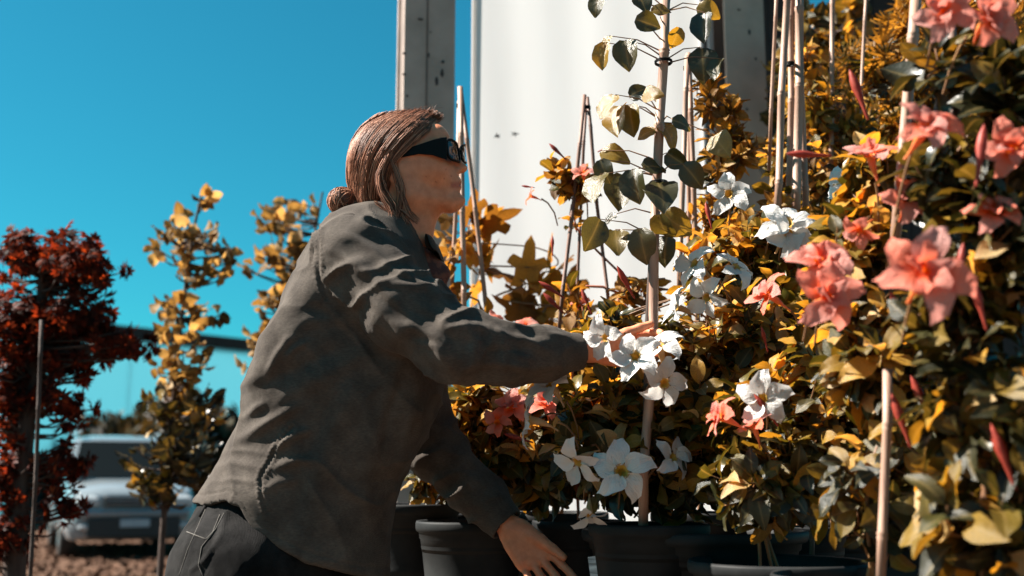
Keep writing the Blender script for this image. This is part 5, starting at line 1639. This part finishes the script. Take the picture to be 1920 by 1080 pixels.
# sapling with broad round leaves tied to one thick stake
rs = np.random.RandomState(31)
c = at(1212, 985, 2.50)
sap = empty('staked_sapling', (c.x, c.y, c.z - .3), 'young broad leaved tree tied to one thick bamboo stake', 'sapling')
bamboo(sap, at(1247, -20, 2.50), at(1206, 985, 2.52), 10 / FPX * 2.50, 'bamboo', 3)
t = MB(); tr = [at(x, y, 2.522) for x, y in ((1206, 985), (1210, 850), (1214, 700), (1216, 600), (1222, 480), (1226, 400), (1232, 330), (1240, 230), (1246, 120), (1252, 20), (1256, -30))]
t.tube([Vector(v) for v in catmull([tuple(v) for v in tr], 4)], [.0095 * (1 - .014 * i) for i in range(41)], 8, cap=False); t.build('trunk', MAT['bark'], sap)
pot(sap, c + Vector((.02, .12, 0)), .14, .3)
RL = [(1176, 104, 175, 66, 1), (1138, 78, 200, 30, 0), (1118, 12, 190, 44, 0), (1205, 6, 160, 50, 0), (1215, 44, 110, 52, 1), (1266, 72, 200, 44, 0), (1320, 52, 185, 64, 1), (1318, 120, 180, 72, 2), (1330, 20, 120, 50, 2),
      (1160, 226, 190, 76, 1), (1184, 226, 175, 66, 1), (1138, 198, 215, 60, 0), (1154, 290, 110, 60, 2), (1116, 350, 200, 76, 0), (1134, 322, 160, 50, 0), (1165, 360, 190, 80, 1), (1192, 350, 170, 70, 1), (1230, 312, 85, 56, 2),
      (1240, 360, 175, 84, 2), (1112, 440, 205, 70, 0), (1156, 452, 180, 66, 0), (1205, 462, 170, 70, 2), (1244, 430, 150, 66, 2), (1268, 420, 130, 70, 2), (1222, 176, 100, 46, 2), (1196, 172, 75, 40, 0), (1254, 250, 150, 64, 2),
      (1246, 470, 190, 60, 2), (1280, 232, 110, 44, 2), (1350, 270, 160, 66, 2), (1300, 330, 140, 60, 2), (1145, 410, 230, 30, 0), (1132, 106, 190, 54, 1), (1240, 20, 90, 40, 0), (1345, 130, 200, 50, 1), (1210, 250, 250, 40, 2), (1270, 300, 130, 50, 1)]
rl = sap.location
tt = MB()
for k, (px, py, an, L_, vi) in enumerate(RL):
    Y = 2.49 + rs.randn() * .03; a_ = math.radians(an - 90 + 180)
    s = L_ * 1.02 / FPX * Y; dd = np.array([math.sin(math.radians(an)) , rs.randn() * .35, math.cos(math.radians(an))])
    dd /= np.linalg.norm(dd)
    ctr = np.array(at(px, py, Y)); base = ctr - dd * s * .5
    n = np.array([-.45 + rs.randn() * .45, -1, .35 + rs.randn() * .4])
    m, loc = frame_m(dd, n, s, base)
    o = bpy.data.objects.new('leaf', leaf_me('round', vi, 'leaf_round')); COL.objects.link(o); o.parent = sap
    o.matrix_local = Matrix.Translation(-rl) @ Matrix([[*m[0], loc[0]], [*m[1], loc[1]], [*m[2], loc[2]], [0, 0, 0, 1]])
    # petiole and side twig back to the trunk
    z = min(max(base[2] - .03, tr[0].z), tr[-1].z); q = min(tr, key=lambda v: abs(v.z - z)); i_ = tr.index(q); j_ = min(i_ + 1, len(tr) - 1)
    f = 0 if j_ == i_ else np.clip((z - tr[i_].z) / (tr[j_].z - tr[i_].z + 1e-9), 0, 1); q = tr[i_].lerp(tr[j_], float(f))
    md = (Vector(base) + q) / 2 + Vector((0, 0, .012))
    tt.tube([q, md, Vector(base)], [.0020, .0015, .0010], 5, cap=False)
o = tt.build('twig', MAT['stem'], sap); tag(o, kind='stuff')
for zz_ in (118, 345):
    t = MB(); q = at(1244 if zz_ < 200 else 1235, zz_, 2.505)
    for k in range(2): t.tube([q + Vector((math.cos(a_) * .020, math.sin(a_) * .022, .004 * k)) for a_ in np.linspace(0, 6.3, 13)], .002, 5, cap=False)
    t.build('tie', MAT['frame'], sap)

# price tag on the broad pot, plastic
t = MB(); q = at(1112, 1066, 2.44); t.box(q, (.016, .0012, .05), Matrix.Rotation(-.12, 3, 'Y')); 
MAT['tag'] = M('tag', (.45, .5, .52), (.12, .14, .15), scale=160, stretch=(.1, .1, 1), rough=.4)
pt = t.build('plant_tag', MAT['tag'], None, False); tag(pt, 'small pale striped plant tag beside the broad black pot', 'plant tag')

# nursery bench under the pots
bz = at(1300, 992, 2.74).z - .302
bn = empty('nursery_bench', (.3, 2.8, 0), 'weathered plank bench carrying the black pots', 'bench')
t = MB(); t.box((0, 0, 0), (3.2, .135, .035), None, .004); bme = mesh_data('plank', t.V, t.F, MAT['bench'], False)
for k in range(15):
    o = bpy.data.objects.new('plank', bme); COL.objects.link(o); o.parent = bn; o.location = (.35, 1.62 + k * .15 - 2.8, bz - .02); o.rotation_euler = (0, 0, rnd.uniform(-.002, .002))
for x in (-.85, .3, 1.5):
    for y in (1.65, 3.6):
        t = MB(); t.box((.3 + x, y, (bz - .12) / 2), (.08, .08, bz - .12), None, .004); t.build('leg', MAT['bench'], bn, False)
    t = MB(); t.box((.3 + x, 2.65, bz - .079), (.08, 2.1, .08), None, .004); t.build('beam', MAT['bench'], bn, False)

# ---------------------------------------------------------------- trees on the left
def tree(name, label, cat, base_px, Y, trunk, crown, kind, size, mats, seed, n_obj=290, lpn=6, tmat='bark', tr_r=.02, up=.3, stuff_mat=None, shell=.2, dark_y=None):
    rs = np.random.RandomState(seed)
    tp = [at(x, y, Y) for x, y in trunk]; b0 = Vector((tp[0].x, Y, 0))
    root = empty(name, b0, label, cat)
    t = MB(); w = catmull([tuple(b0)] + [tuple(p) for p in tp], 4); t.tube(w, [tr_r * (1 - .75 * i / len(w)) for i in range(len(w))], 8, cap=False); t.build('trunk', MAT[tmat], root)
    pts, dirs = in_blobs([(a, b, Y + (rs.rand() - .5) * .1, rx, ry, rY, w_) for a, b, rx, ry, rY, w_ in crown], sum(int(q[5]) for q in crown), rs, shell)
    nd = list(zip(pts, dirs)); ax = [np.array(p) for p in tp]
    if len(ax) < 2: ax = [np.array(b0)] + ax
    twigs(root, nd, ax, rs, 'bark', .0035, 1, 'branch')
    if dark_y:      # lower crown gets the dark leaf materials, painting its shade
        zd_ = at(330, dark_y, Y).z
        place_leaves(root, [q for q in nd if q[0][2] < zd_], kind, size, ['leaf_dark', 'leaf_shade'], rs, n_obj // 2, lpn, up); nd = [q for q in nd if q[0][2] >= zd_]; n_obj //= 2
    place_leaves(root, nd, kind, size, mats, rs, n_obj, lpn, up, stuff_mat=stuff_mat)
    return root
tree('maple_tree', 'dark red japanese maple at the far left with finely cut leaves', 'tree', 0, 4.5, [(25, 1100), (40, 900), (60, 700), (75, 600), (80, 500)],
     [(70, 490, 110, 60, .3, 90), (160, 500, 85, 75, .3, 60), (50, 610, 120, 80, .3, 120), (160, 600, 90, 60, .26, 55), (215, 645, 80, 32, .2, 34), (120, 680, 100, 40, .25, 45), (20, 740, 70, 80, .25, 70), (120, 760, 70, 50, .18, 18), (30, 880, 60, 90, .2, 55), (125, 870, 70, 50, .16, 20), (130, 950, 60, 50, .14, 12), (10, 1010, 50, 70, .2, 35)],
     'maple', .055, ['leaf_red'], 51, tr_r=.055, up=.1, lpn=5, shell=.05)
tree('slender_tree', 'slender yellow leaved young tree in front of the parked car', 'tree', 0, 5.2, [(300, 1080), (312, 900), (325, 750), (340, 600), (360, 450), (378, 365)],
     [(385, 370, 18, 22, .05, 3), (355, 440, 70, 45, .16, 16), (375, 500, 60, 45, .16, 14), (335, 570, 50, 40, .12, 9), (350, 630, 55, 45, .12, 10), (335, 690, 60, 40, .14, 11), (418, 520, 14, 16, .05, 2), (288, 478, 14, 14, .05, 2), (298, 585, 14, 14, .05, 2), (408, 600, 14, 14, .05, 2), (430, 470, 10, 12, .05, 1), (335, 765, 85, 45, .22, 34), (330, 840, 85, 50, .24, 38), (350, 890, 70, 40, .2, 24), (270, 900, 40, 20, .12, 7), (300, 930, 40, 30, .1, 8)],
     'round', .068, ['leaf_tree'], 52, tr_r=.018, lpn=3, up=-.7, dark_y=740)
tree('slender_tree', 'bushier golden young tree just behind her back', 'tree', 0, 5.6, [(600, 1080), (590, 900), (580, 700), (575, 550), (590, 440), (605, 360)],
     [(600, 400, 30, 50, .12, 9), (530, 410, 60, 40, .16, 14), (545, 480, 65, 50, .18, 20), (520, 550, 55, 45, .16, 15), (590, 560, 50, 70, .16, 16), (480, 500, 25, 18, .08, 3), (500, 640, 45, 30, .12, 9), (470, 700, 25, 18, .1, 3), (560, 680, 60, 60, .16, 16)],
     'round', .072, ['leaf_tree'], 53, tr_r=.018, lpn=3, up=-.7)
t = MB(); w = [at(x, y, 4.1) for x, y in ((66, 1100), (76, 900), (82, 700), (78, 600))]
st = bamboo(None, (w[0].x, 4.1, 0), w[-1], .008, 'bark', 77, 'garden_stake'); tag(st, 'thin dark stake standing in front of the red maple trunk', 'stake')
